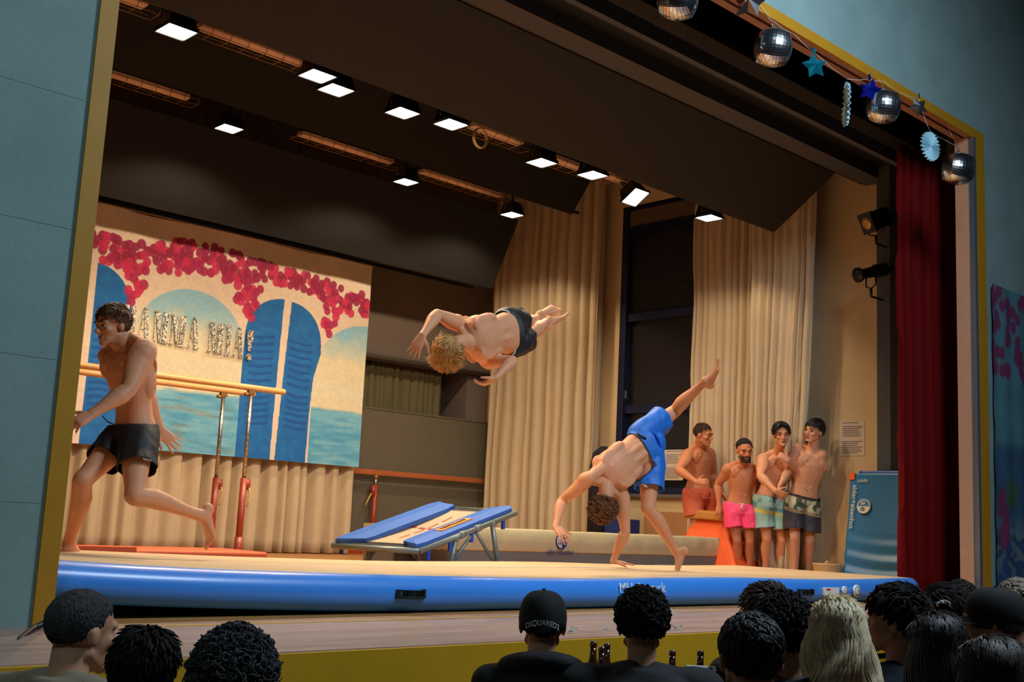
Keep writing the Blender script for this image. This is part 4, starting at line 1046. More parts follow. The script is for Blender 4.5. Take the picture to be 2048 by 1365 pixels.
def head_solids(bm, C, f, u, s=1.0, jaw=1.0):
    r, f, u = headframe(C, f, u); T = lambda a, b_, c: C+r*a*s+f*b_*s+u*c*s
    ax = (r, f, u); S = lambda *q: tuple(v*s for v in q)
    ball(bm, T(0,-.012,.036), S(.076,.096,.084), ax, 24)
    ball(bm, T(0,.022,-.012), S(.063,.070,.078), ax, 20)
    ball(bm, T(0,.030,-.062), S(.050*jaw,.056,.044), ax, 18)
    ball(bm, T(0,.074,-.094), S(.024*jaw,.020,.018), ax, 12)
    for q in (-1, 1):
        ball(bm, T(q*.042,.058,-.018), S(.021,.024,.020), ax, 12)
        limb(bm, T(q*.054,-.0,-.05), T(q*.018,.072,-.097), [(0,.014*s,.016*s),(1,.012*s,.012*s)], u, 10)
        ball(bm, T(q*.078,-.008,-.006), S(.007,.019,.031), (r, (f-u*.25).normalized(), (u+f*.25).normalized()), 12)
        ball(bm, T(q*.083,-.014,-.002), S(.006,.012,.020), ax, 10)
        ball(bm, T(q*.010,.098,-.034), S(.0095,.011,.0085), ax, 8)
    tube(bm, [T(-.050,.066,.024), T(-.026,.086,.026), T(0,.086,.022), T(.026,.086,.026), T(.050,.066,.024)], [.010*s,.0125*s,.011*s,.0125*s,.010*s], 10)
    tube(bm, [T(0,.084,.020), T(0,.096,.0), T(0,.110,-.026), T(0,.104,-.036)], [.0075*s,.0085*s,.0115*s,.0085*s], 10)
    ball(bm, T(0,.087,-.0555), S(.022,.011,.0055), ax, 12); ball(bm, T(0,.086,-.068), S(.019,.011,.0065), ax, 12)
    return T
def face_parts(parent, C, f, u, s, brow, mouth_open=False):
    r, f, u = headframe(C, f, u); T = lambda a, b_, c: C+r*a*s+f*b_*s+u*c*s
    for q in (-1, 1):
        b = B(); ball(b, T(q*.030,.0745,.004), .0125*s, (r, f, u), 14)
        for fc in b.faces:
            c = fc.calc_center_median()
            if (c-T(q*.030,.0745+.0125,.004)).length < .0072*s: fc.material_index = 1
        obj('eye', b, [eyew, eyem], parent, True)
        b = B(); tube(b, [T(q*.050,.079,.024), T(q*.036,.0935,.032), T(q*.014,.097,.026)], [.0028*s,.0048*s,.0035*s], 6); obj('eyebrow', b, brow, parent, True)
        b = B(); tube(b, [T(q*.043,.0795,.006), T(q*.030,.0885,.0125), T(q*.018,.0845,.006)], [.0012*s,.0022*s,.0012*s], 6); obj('eyelid', b, brow, parent, True)
    if mouth_open:
        b = B(); ball(b, T(0,.094,-.0615), (.013*s,.006*s,.0042*s), (r, f, u), 10); obj('open_mouth', b, mat('mouth_dark', (50,16,14), .5, var=0), parent, True)
def hair(parent, C, f, u, s, m, seed=1, nl=900, L=.05, comb=(0, .4, .5), curl=.0, hairline=.30, side=-.15, back=-.55, puff=1.06, spread=.5, lock=.006, fringe=0, lift=.45, name='hair', grav=0.0, topL=1.0, wid=1.0):
    """scalp shell with a real hairline plus many tapered locks, one mesh; local axes right, face, crown"""
    r, f, u = headframe(C, f, u); rnd = random.Random(seed)
    cen = C+f*(-.012*s)+u*(.036*s); R = V((.076*s*wid, .096*s, .084*s))
    def W(v): return cen+r*(v.x*R.x)+f*(v.y*R.y)+u*(v.z*R.z)
    def D(v): return r*v.x+f*v.y+u*v.z
    def inside(v):
        if v.y > .15:
            lim = hairline+.42*max(0, v.y-.55)-.18*abs(v.x)*(v.y < .8); 
            if v.y < .55: lim = side+(hairline-side)*((v.y-.15)/.40)
        else: lim = side+(back-side)*min(1, max(0, (.15-v.y)/.6))
        return v.z-lim
    b = B(); bmesh.ops.create_icosphere(b, subdivisions=4, radius=1)
    for v in b.verts:
        d = v.co.normalized(); k = inside(d); nz = noise.noise(V((d.x*5, d.y*5, d.z*5+seed)))
        t = max(0, min(1, (k+.02)/.22)); q = (.93+(puff-.93)*t) + .02*nz*t
        v.co = W(d*q)
    for fc in b.faces: fc.smooth = True
    comb = V(comb)
    pts = []
    while len(pts) < nl:
        v = V((rnd.gauss(0,1), rnd.gauss(0,1), rnd.gauss(0,1))).normalized()
        if inside(v) > .03: pts.append(v)
    for v in pts:
        n = D(v).normalized(); g = comb+V((rnd.uniform(-1,1), rnd.uniform(-1,1), rnd.uniform(-1,1)))*spread
        if abs(v.x) > .55: g = g*.4+V((0,-.2,-.6))*.6
        c = D(g); c = c-n*c.dot(n); tg = c.normalized() if c.length > 1e-4 else n.orthogonal().normalized()
        LL = L*rnd.uniform(.6, 1.15)*(topL if v.z > .45 else 1)
        p = W(v*(puff-.04)); k = 5; side_ = n.cross(tg); ph = rnd.uniform(0, 6.28); P = [p]; q = p; dd = (n*lift+tg).normalized()
        for i in range(k):
            dd = (dd-n*(.10 if not curl else .02)+V((0, 0, -grav))+side_*(curl*math.sin(ph+i*1.9))+n*(curl*.8*math.cos(ph+i*1.9))).normalized(); q = q+dd*(LL/k); P.append(q)
        w0 = lock*rnd.uniform(.7, 1.3)
        tube(b, P, [w0*.7, w0, w0*.95, w0*.8, w0*.5, w0*.12], 5)
    return obj(name, b, m, parent, True)
def beard(parent, C, f, u, s, m, full=True):
    r, f, u = headframe(C, f, u); T = lambda a, b_, c: C+r*a*s+f*b_*s+u*c*s; b = B(); rnd = random.Random(3)
    pts = []
    for k in range(330 if full else 90):
        a = rnd.uniform(-1.25, 1.25) if full else rnd.uniform(-.25, .25); h = rnd.uniform(-.104, -.066 if abs(a) < .5 else -.04) if full else rnd.uniform(-.108, -.096)
        if full and abs(a) < .33 and -.080 < h < -.048: continue
        rad = .060+.036*math.cos(a); p = T(math.sin(a)*.055, .030+rad*math.cos(a)*.62, h); tube(b, [p, p+r*math.sin(a)*.004*s+f*.006*s-u*.007*s], [.0032*s, .001*s], 4)
    if full:
        for k in range(60):
            x = rnd.uniform(-.022, .022); p = T(x, .098-.1*abs(x), -.047); tube(b, [p, p-u*.006*s+f*.003*s], [.0025*s, .001*s], 4)
    obj('beard', b, m, parent, True)
TORSO = [(-.17,.075,.070,0),(-.10,.135,.100,-.008),(0,.160,.112,-.012),(.10,.158,.108,-.010),(.22,.140,.094,-.004),(.34,.130,.088,.0),(.46,.138,.096,.002),(.60,.156,.108,.003),(.74,.168,.112,.003),(.86,.165,.102,-.002),(.94,.135,.080,-.008),(1.0,.085,.062,-.010),(1.06,.060,.056,-.008)]
class Body: pass
def build_person(name, J, label, skin, s=1.0, parts=None, voxel=.0050, group=None, muscle=1.0, build=1.0):
    """J: pelvis, mid, neck, right(pelvis), rsh, shL, shR, elL.. etc in world coordinates"""
    P, M_, N_ = J['pelvis'], J['mid'], J['neck']; base = V((P.x, P.y, J.get('base', FL)))
    root = empty(name, base, label, 'person', group)
    bm = B()
    def spine(t):
        return P*(1-t)**2+M_*(2*t*(1-t))+N_*t*t if 0 <= t <= 1 else (P+(P-spine(.05))*(-t/.05) if t < 0 else N_+(N_-spine(.95))*((t-1)/.05))
    def sframe(t):
        z = (spine(min(1, t+.03))-spine(max(0, t-.03))).normalized(); k = max(0, min(1, (t-.15)/.7))
        r = (J['rp']*(1-k)+J['rs']*k); r = (r-z*r.dot(z)).normalized(); f = z.cross(r); return r, f, z
    L = 1.0
    rings = []
    for t, a, b_, o in TORSO:
        r, f, z = sframe(t); rings.append(ring(bm, spine(t)+f*(o*s), r, f, a*s*build, b_*s, 24, 2.3))
    loft(bm, rings)
    r, f, z = sframe(.78); c = spine(.78); mm = muscle
    shL, shR = J['shL'], J['shR']
    for sd, sh in ((-1, shL), (1, shR)):
        e = (sh-c).dot(r)
        ball(bm, c+r*sd*.076*s+f*.078*s+z*.006*s, (.100*s, .023*s*mm, .080*s), (r, f, z), 20)          # chest
        limb(bm, c+r*sd*.09*s+f*.075*s+z*.02*s, sh+f*.012*s, [(0,.042*s,.034*s),(1,.036*s,.036*s)], f, 14)
        limb(bm, c-f*.05*s+r*sd*.08*s+z*.03*s, sh-f*.008*s, [(0,.050*s,.036*s),(1,.040*s,.038*s)], f, 14)   # shoulder girdle, back
        limb(bm, spine(1.06)-f*.014*s+r*sd*.022*s, sh+z*.018*s, [(0,.042*s,.040*s),(.5,.040*s,.036*s),(1,.038*s,.036*s)], f, 14)  # trapezius
        ball(bm, c+r*sd*.092*s-f*.078*s-z*.005*s, (.072*s, .015*s*mm, .095*s), (r, f, z), 14)        # shoulder blade
        rr, ff, zz = sframe(.62); ball(bm, spine(.60)+rr*sd*.118*s-ff*.035*s, (.048*s, .055*s, .11*s), (rr, ff, zz), 16)  # lats
        rr, ff, zz = sframe(.3)
        limb(bm, spine(.08)-ff*.082*s+rr*sd*.034*s, spine(.66)-sframe(.66)[1]*.072*s+sframe(.66)[0]*sd*.036*s, [(0,.026*s,.026*s),(.5,.030*s,.026*s),(1,.022*s,.02*s)], ff, 12)
        for t in (.30, .42, .54):
            rr, ff, zz = sframe(t); ball(bm, spine(t)+ff*(.080+.014*(t-.3))*s+rr*sd*.030*s, (.029*s, .012*s*mm, .028*s), (rr, ff, zz), 10)
    # arms
    for S, sd in (('L', -1), ('R', 1)):
        sh, el, wr = J['sh'+S], J['el'+S], J['wr'+S]; ua = (el-sh).normalized(); fa = (wr-el).normalized()
        hinge = ua.cross(fa); dep = (ua.cross(hinge) if hinge.length > .15 else f); 
        if hinge.length > .15: dep = dep.normalized()*(-1)
        dep = J.get('dep'+S, dep)
        ak = J.get('armk', 1.0); limb(bm, sh, el, sc_(UPARM, s*ak), dep, 18)
        ball(bm, sh+ua*.035*s+(r*sd*.012*s), (.054*s*ak, .058*s*ak, .068*s*ak), frame(ua, dep), 18)
        ball(bm, sh+ua*.15*s+V(dep)*.018*s, (.030*s*ak, .032*s*ak, .062*s*ak), frame(ua, dep), 12)
        ball(bm, sh+ua*.12*s-V(dep)*.020*s, (.034*s*ak, .036*s*ak, .070*s*ak), frame(ua, dep), 12)
        ball(bm, el, .036*s, None, 12)
        hd = J['hand'+S]; nn = V(hd['n']); limb(bm, el, wr, sc_(FOREARM, s*(1+(ak-1)*.6)), nn if nn.length else dep, 18)
        ds = 1 if S == 'L' else -1
        # thumb side: for the left hand with palm forward (n=f) and fingers down the thumb points outward
        side = (1 if S == 'R' else -1)*(1 if not hd.get('flip') else -1)
        hand(bm, wr, hd['d'], nn, side, s, hd.get('curl', .35), hd.get('spread', .16), hd.get('thumb', .9), hd.get('fc'))
    # legs
    for S, sd in (('L', -1), ('R', 1)):
        h, k, a = J['hip'+S], J['kn'+S], J['an'+S]; kd = J.get('kd'+S)
        th, sk = (k-h).normalized(), (a-k).normalized()
        if kd is None:
            kd = (k-(h+a)/2); kd = kd if kd.length > .03 else V(sframe(0)[1])
        limb(bm, h, k, sc_(THIGH, s), kd, 20); limb(bm, k, a, sc_(SHANK, s), kd, 18)
        kdn = (V(kd)-th*V(kd).dot(th)).normalized(); ball(bm, k+kdn*.012*s, (.046*s,.046*s,.052*s), frame(th, kd), 14)
        ft = J['ft'+S]; foot(bm, a, ft['t'], ft['dn'], s, -1 if S == 'L' else 1, ft.get('bend', 0))
    # neck and head
    nk = J.get('neckk', 1.0)
    C = J['head']; hs = J.get('hs', 1.0)*s
    hr, hf, hu = headframe(C, J['hf'], J['hu'])
    limb(bm, N_-(N_-spine(.9)).normalized()*.02*s, C-hf*.022*hs-hu*.045*hs, [(0,.070*s*nk,.064*s*nk),(.35,.060*s*nk,.060*s*nk),(1,.055*s*nk,.058*s*nk)], hf, 18)
    limb(bm, spine(.97)+f*.03*s, C-hu*.085*hs+hf*.0*hs, [(0,.040*s,.030*s),(1,.034*s,.030*s)], hf, 12)
    T = head_solids(bm, C, hf, hu, hs, J.get('jaw', 1.0))
    nip = [c+r*q*.108*s+f*.106*s-z*.028*s for q in (-1, 1)]
    nav = spine(.24)+sframe(.24)[1]*.092*s
    def paint(cs, mi):
        for p in nip: mi[((cs-np.array(p))**2).sum(1) < (.0135*s)**2] = 1
        mi[((cs-np.array(nav))**2).sum(1) < (.010*s)**2] = 1
        d = cs-np.array(C); x = d@np.array(hr); y = d@np.array(hf); zz = d@np.array(hu)
        mi[(abs(x) < .020*hs) & (y > .084*hs) & (abs(zz+.0615*hs) < .008*hs)] = 2
        m2 = J.get('stubble')
        if m2: mi[(y > -.005*hs) & (zz < -.040*hs) & (zz > -.125*hs) & (abs(x) < .075*hs) & (mi == 0) & (y+zz*.6 > -.055*hs)] = 3
    body = remeshed('body', bm, voxel*1.0, [skin, skin_dk, lipm]+([J['stubble']] if J.get('stubble') else []), root, 7, .55, paint)
    bd = Body(); bd.root, bd.body, bd.J, bd.s, bd.spine, bd.sframe, bd.C, bd.hf, bd.hu, bd.hs = root, body, J, s, spine, sframe, C, hf, hu, hs
    return bd
def shorts(bd, mats, length=.55, flare=1.0, waist_t=.13, band=.035, name='shorts', seed=1, fold=.007, pattern=None, amp=1.0, drop=0):
    """loose shorts fused from hips and legs; the flat ends at waist and hems are opened and the cloth gets thickness"""
    J, s, spine, sframe = bd.J, bd.s, bd.spine, bd.sframe; bm = B(); hems = []; P_ = J['pelvis']
    rings = []
    for t, a, b_, o in [(-.17,.09,.085,0),(-.10,.150,.132,-.004),(0,.172,.136,-.006),(.07,.164,.126,-.006),(waist_t,.150,.106,-.006)]:
        r, f, z = sframe(t); rings.append(ring(bm, spine(t)+f*(o*s), r, f, a*s, b_*s, 28, 2.2))
    loft(bm, rings)
    for S, sd in (('L', -1), ('R', 1)):
        h, k, a = J['hip'+S], J['kn'+S], J['an'+S]; kd = J.get('kd'+S)
        if kd is None:
            kd = (k-(h+a)/2); kd = kd if kd.length > .03 else V(sframe(0)[1])
        w = length; out = V(J['rp'])*sd*.008*s
        limb(bm, h+out, k+out, [(-.03,.102*s,.108*s),(.15,.104*s,.114*s*flare),(w*.7,.100*s*flare,.108*s*flare),(w,.103*s*flare,.110*s*flare)], kd, 26, (1, 0))
        hems.append((h+out, k+out, w))
    ball(bm, P_-sframe(0)[2]*.090*s-sframe(0)[1]*.004*s, (.110*s, .110*s, .085*s), sframe(0), 18); ball(bm, P_-sframe(0)[2]*.020*s+sframe(0)[1]*.040*s, (.120*s, .092*s, .085*s), sframe(0), 18)
    wz = sframe(waist_t)[2]; wp = spine(waist_t)
    def post(b, org):
        b.normal_update()
        # open the flat ends
        dele = []
        for fc in b.faces:
            m = fc.calc_center_median()+org
            for (h, k, w) in hems:
                ax = (k-h).normalized(); q = m-(h+(k-h)*w); t = q.dot(ax)
                if t > -.006 and fc.normal.dot(ax) > .35 and (q-ax*t).length < .135*s*flare: dele.append(fc); break
            else:
                q = m-wp; t = q.dot(wz)
                if t > -.006 and fc.normal.dot(wz) > .35 and (q-wz*t).length < .19*s: dele.append(fc)
        bmesh.ops.delete(b, geom=dele, context='FACES')
        for it in range(10):
            mv = {}
            for v in b.verts:
                if v.is_boundary:
                    nb = [e.other_vert(v).co for e in v.link_edges if e.is_boundary]
                    if len(nb) == 2: mv[v] = v.co*.4+(nb[0]+nb[1])*.3
            for v, c_ in mv.items(): v.co = c_
        for v in b.verts:
            p = v.co+org; best = None
            for (h, k, w) in hems:
                ax = (k-h); t = (p-h).dot(ax)/ax.length_squared; d = (p-(h+ax*t)).length
                if best is None or d < best[0]: best = (d, t, ax, h)
            d, t, ax, h = best; n1 = noise.noise(V((p.x*9, p.y*9, p.z*4+seed*3))); n2 = noise.noise(V((p.x*24, p.y*24, p.z*12+seed)))
            o1 = ax.orthogonal().normalized(); o2 = ax.cross(o1).normalized()
            rel = p-h-ax*t; ang = math.atan2(rel.dot(o1), rel.dot(o2)); k_ = max(0, min(1, (t-.1)/.4)); wv = .5*math.sin(ang*6+seed+n1*3)*k_
            cr = abs((t % .16)/.16-.5)*2 if t < .25 else 1
            v.co += v.normal*s*amp*(fold*(n1*1.3+wv)+.0035*n2)
        bmesh.ops.solidify(b, geom=b.faces[:], thickness=.003)
    def paint(cs, mi):
        d = (cs-np.array(wp))@np.array(wz); lat = np.linalg.norm(cs-np.array(wp)-d[:, None]*np.array(wz)[None, :], axis=1); mi[(d > -band*s) & (lat < .20*s)] = 1
        if pattern: pattern(cs, mi, d, hems)
    return remeshed(name, bm, .0065, mats, bd.root, 5, .55, paint, post)
def drawstring(bd, m, parent, t=.10, L=.07):
    r, f, z = bd.sframe(t); s = bd.s; p = bd.spine(t)+f*.122*s; b = B()
    for q in (-1, 1):
        tube(b, [p, p+r*q*.02*s+f*.008*s+z*.012*s, p+r*q*.035*s+f*.006*s-z*.004*s, p+r*q*.012*s+f*.008*s], .0035, 6)
        tube(b, [p, p+r*q*.008*s+f*.008*s-z*L*.5, p+r*q*.016*s+f*.006*s-z*L], .0035, 6)
    obj('drawstring', b, m, parent, True)

def curls(parent, C, f, u, s, m, seed=1, nl=500, rad=.013, hairline=.30, side=-.15, back=-.6, puff=1.12, tube_r=.0032, top=0.0, name='curly_hair', jitter=.012, wid=1.0):
    """hair of small coils standing off the scalp"""
    r, f, u = headframe(C, f, u); rnd = random.Random(seed); cen = C+f*(-.012*s)+u*(.036*s); R = V((.076*s*wid, .096*s, .084*s))
    def lim(v):
        if v.y > .15:
            l = hairline+.42*max(0, v.y-.55)
            if v.y < .55: l = side+(hairline-side)*((v.y-.15)/.40)
        else: l = side+(back-side)*min(1, max(0, (.15-v.y)/.6))
        return v.z-l
    b = B(); bmesh.ops.create_icosphere(b, subdivisions=4, radius=1)
    for v in b.verts:
        d = v.co.normalized(); t = max(0, min(1, (lim(d)+.02)/.22)); q = .93+(puff-.93+top*max(0, d.z)-.03)*t+.03*noise.noise(d*6+V((seed,0,0)))*t
        v.co = cen+r*(d.x*R.x*q)+f*(d.y*R.y*q)+u*(d.z*R.z*q)
    for fc in b.faces: fc.smooth = True
    k = 0
    while k < nl:
        v = V((rnd.gauss(0,1), rnd.gauss(0,1), rnd.gauss(0,1))).normalized()
        if lim(v) < .04: continue
        k += 1; q = puff+top*max(0, v.z)-.02; p = cen+r*(v.x*R.x*q)+f*(v.y*R.y*q)+u*(v.z*R.z*q); n = (r*v.x+f*v.y+u*v.z).normalized()
        p = p+n*rnd.uniform(-.004, jitter)*s; ax = (n*rnd.uniform(-.4,.6)+V((rnd.uniform(-1,1), rnd.uniform(-1,1), rnd.uniform(-1,1)))).normalized(); e1 = ax.orthogonal().normalized(); e2 = ax.cross(e1)
        rr = rad*s*rnd.uniform(.6, 1.2); ph = rnd.uniform(0, 6.28); turns = rnd.uniform(.9, 1.5); N = 9
        P = [p+e1*(rr*math.cos(ph+turns*2*PI*i/N))+e2*(rr*math.sin(ph+turns*2*PI*i/N))+ax*(rr*.9*(i/N-.5)) for i in range(N+1)]
        w = tube_r*rnd.uniform(.8, 1.3)*s; tube(b, P, [w*(.5 if i in (0, N) else 1) for i in range(N+1)], 5)
    return obj(name, b, m, parent, True)
warm_skin = skin_mat('skin_warm', (220,152,112))
pale_skin = skin_mat('skin_pale', (220,156,118)); tan_skin = skin_mat('skin_tan', (196,124,86))
hair_dbrown = mat('hair_dark_brown', (56,34,22), .5, var=.25, scale=60, spec=.4)
hair_black = mat('hair_black', (24,18,16), .5, var=.2, scale=60, spec=.4)
hair_brown = mat('hair_brown', (100,60,32), .5, var=.28, scale=60, spec=.4)
hair_blond = mat('hair_reddish_blond', (196,146,84), .5, var=.3, scale=70, spec=.4)
UP = V((0,0,1))
def mk_legs(J, s, L, R, thigh=.44, shank=.43):
    for S, d in (('L', L), ('R', R)):
        J['kn'+S] = bone(J['hip'+S], *d['kn'], thigh*s, d.get('ks', -1)); J['an'+S] = bone(J['kn'+S], *d['an'], shank*s, d.get('as', -1))
def mk_arms(J, s, L, R, ua=.29, fa=.26):
    for S, d in (('L', L), ('R', R)):
        J['el'+S] = bone(J['sh'+S], *d['el'], ua*s, d.get('es', -1)); J['wr'+S] = bone(J['el'+S], *d['wr'], fa*s, d.get('ws', -1))
def shouldersJ(J, s, drop=.05, half=.175):
    z = (J['neck']-J['mid']).normalized(); r = J['rs']; r = (r-z*r.dot(z)).normalized()
    J['shL'] = J['neck']-z*drop*s-r*half*s; J['shR'] = J['neck']-z*drop*s+r*half*s
def hipsJ(J, s):
    z = (J['mid']-J['pelvis']).normalized(); r = J['rp']; r = (r-z*r.dot(z)).normalized()
    J['hipL'] = J['pelvis']-r*.088*s-z*.0*s; J['hipR'] = J['pelvis']+r*.088*s-z*.0*s
TRK = FL+.182
def runner():
    s = .93; J = {}
    Y = 5.95
    J['pelvis'] = at(267, 868, Y=Y); J['neck'] = at(250, 688, Y=Y+.0); J['mid'] = at(270, 790, Y=Y)
    J['rp'] = V((.10, 1, .02)).normalized(); J['rs'] = V((-.18, 1, 0)).normalized()   # he runs towards -X, his right side is upstage
    print('runner torso', (J['neck']-J['pelvis']).length)
    shouldersJ(J, s); hipsJ(J, s)
    J['shL'] = at(250, 722, D=(at(250, 722, Y=Y).xy-V((0,0))).length and None) if False else J['shL']
    mk_arms(J, s, dict(el=(256,781), wr=(183,829), es=-1, ws=-1), dict(el=(300,792), wr=(323,868), es=1, ws=-1))
    mk_legs(J, s, dict(kn=(270,992), an=(404,1033), ks=-1, **{'as': 1}), dict(kn=(166,962), an=(138,1088), ks=-1, **{'as': 1}))
    print('runner anR', J['anR'], 'knR', J['knR'], 'anL', J['anL'], 'TRK', TRK)
    X = V((1,0,0))
    J['ftR'] = dict(t=V((-.95,-.25,-.0)), dn=V((0,0,-1))); J['ftL'] = dict(t=V((.12,.02,-1)), dn=V((1,.1,.15)), bend=.2)
    J['kdR'] = V((-1,0,.25)); J['kdL'] = V((-.6,-.1,-.8))
    J['handL'] = dict(d=V((-.80,-.10,-.52)), n=V((.25,.75,-.6)), curl=.55, spread=.2); 
    J['handR'] = dict(d=V((.75,-.05,-.60)), n=V((-.1,-1,.1)), curl=.15, spread=.32, thumb=1.0)
    J['head'] = at(226, 654, Y=Y-.02); J['hf'] = V((-1,-.12,-.22)); J['hu'] = V((-.18,0,1)); J['hs'] = 1.0
    J['base'] = TRK; J['armk'] = 1.24; J['neckk'] = 1.12
    bd = build_person('person', J, 'shirtless man in black shorts running towards the left edge of the stage', warm_skin, s)
    hair(bd.root, bd.C, bd.hf, bd.hu, bd.hs, hair_brown, 2, 2200, .034, (0,.6,.6), hairline=.42, side=.02, back=-.80, topL=1.5, spread=.35, lock=.0036, puff=1.05)
    face_parts(bd.root, bd.C, bd.hf, bd.hu, bd.hs, hair_dbrown)
    blk = mat('black_shorts_fabric', (26,25,26), .6, var=.08, scale=12, bump=.1, bscale=50)
    sh = shorts(bd, [blk, mat('black_waistband', (34,33,34), .7)], .58, 1.03, seed=2, fold=.008)
    p = at(256, 926, Y=5.0); d = (at(256,926,Y=6)-CAM).normalized()
    h, k = J['hipL'], J['knL']; c = h+(k-h)*.44+V((0,-.118*s,0)); b = text_bm('====', .022, mtx(c+V((0,-.006,0)), (1,0,-.1), (.1,0,1), (0,-1,0))); obj('hem_print', b, white, sh)
    bpy.data.objects[sh.name]; 
    b = B(); w = bd.spine(.12)+bd.sframe(.12)[1]*.11; tube(b, [w, w+V((-.05,-.03,.01)), w+V((-.09,-.05,.035))], .003, 6); obj('drawstring', b, blk, sh)
runner()
def flyer():
    s = .93; J = {}
    N = at(938, 684, D=7.55); J['neck'] = N
    J['pelvis'] = bone(N, 1018, 667, .50*s, 1); J['mid'] = (J['neck']+J['pelvis'])/2 + (CR*(-.0)+CU*.03-CF*.05)
    sR, sL = at(921, 650, D=7.62), bone(at(921, 650, D=7.62), 972, 722, .36*s, 1)
    J['rs'] = (sR-sL).normalized(); J['shR'] = sR; J['shL'] = sL
    J['rp'] = (at(1011, 640, D=8)-at(1027, 694, D=8.05)).normalized(); hipsJ(J, s)
    mk_arms(J, s, dict(el=(1025,722), wr=(991,757), es=-1, ws=-1), dict(el=(874,629), wr=(845,671), es=-1, ws=-1))
    mk_legs(J, s, dict(kn=(1060,668), an=(1096,640), ks=1, **{'as': 1}), dict(kn=(1044,650), an=(1080,634), ks=1, **{'as': 1}))
    tc = -CF
    J['handR'] = dict(d=(-CR*.45-CU*.85+tc*.1), n=CF*1.0+CR*.2, curl=.12, spread=.30, thumb=1.0)
    J['handL'] = dict(d=(-CR*.88-CU*.42), n=CF*.3+CU*.9-CR*.2, curl=.6, spread=.18)
    ax = (J['anL']-J['knL']).normalized()
    J['ftL'] = dict(t=(ax*.8+CU*.35+CR*.45), dn=(CR*.7-CU*.6+CF*.2)); J['ftR'] = dict(t=(ax*.8+CR*.4), dn=(CU*.5+CR*.6))
    f = (J['neck']-J['pelvis']).normalized().cross(-J['rs'])   # provisional
    z = (J['neck']-J['pelvis']).normalized(); front = z.cross(J['rs']).normalized()
    print('flyer front', front, 'cf', CF, front.dot(CF))
    J['kdL'] = front; J['kdR'] = front
    J['head'] = at(903, 698, D=7.42); J['hu'] = (-CR*.62-CU*.45-CF*.45); J['hf'] = (CF*.75-CU*.65-CR*.25); J['hs'] = 1.02
    J['base'] = J['pelvis'].z-.3
    bd = build_person('person', J, 'shirtless acrobat with blond hair flying horizontally in mid-air in black shorts', warm_skin, s)
    hair(bd.root, bd.C, bd.hf, bd.hu, bd.hs, hair_blond, 5, 3000, .085, (0,.6,.6), hairline=.32, side=-.25, back=-.66, puff=1.06, spread=.28, topL=1.3, lock=.0034, grav=.10, lift=.28)
    face_parts(bd.root, bd.C, bd.hf, bd.hu, bd.hs, hair_brown)
    blk = mat('black_shorts_fabric', (26,25,26), .6)
    shorts(bd, [blk, mat('pale_waistband_edge', (196,214,214), .7)], .62, 1.15, seed=5, fold=.010, band=.016)
flyer()
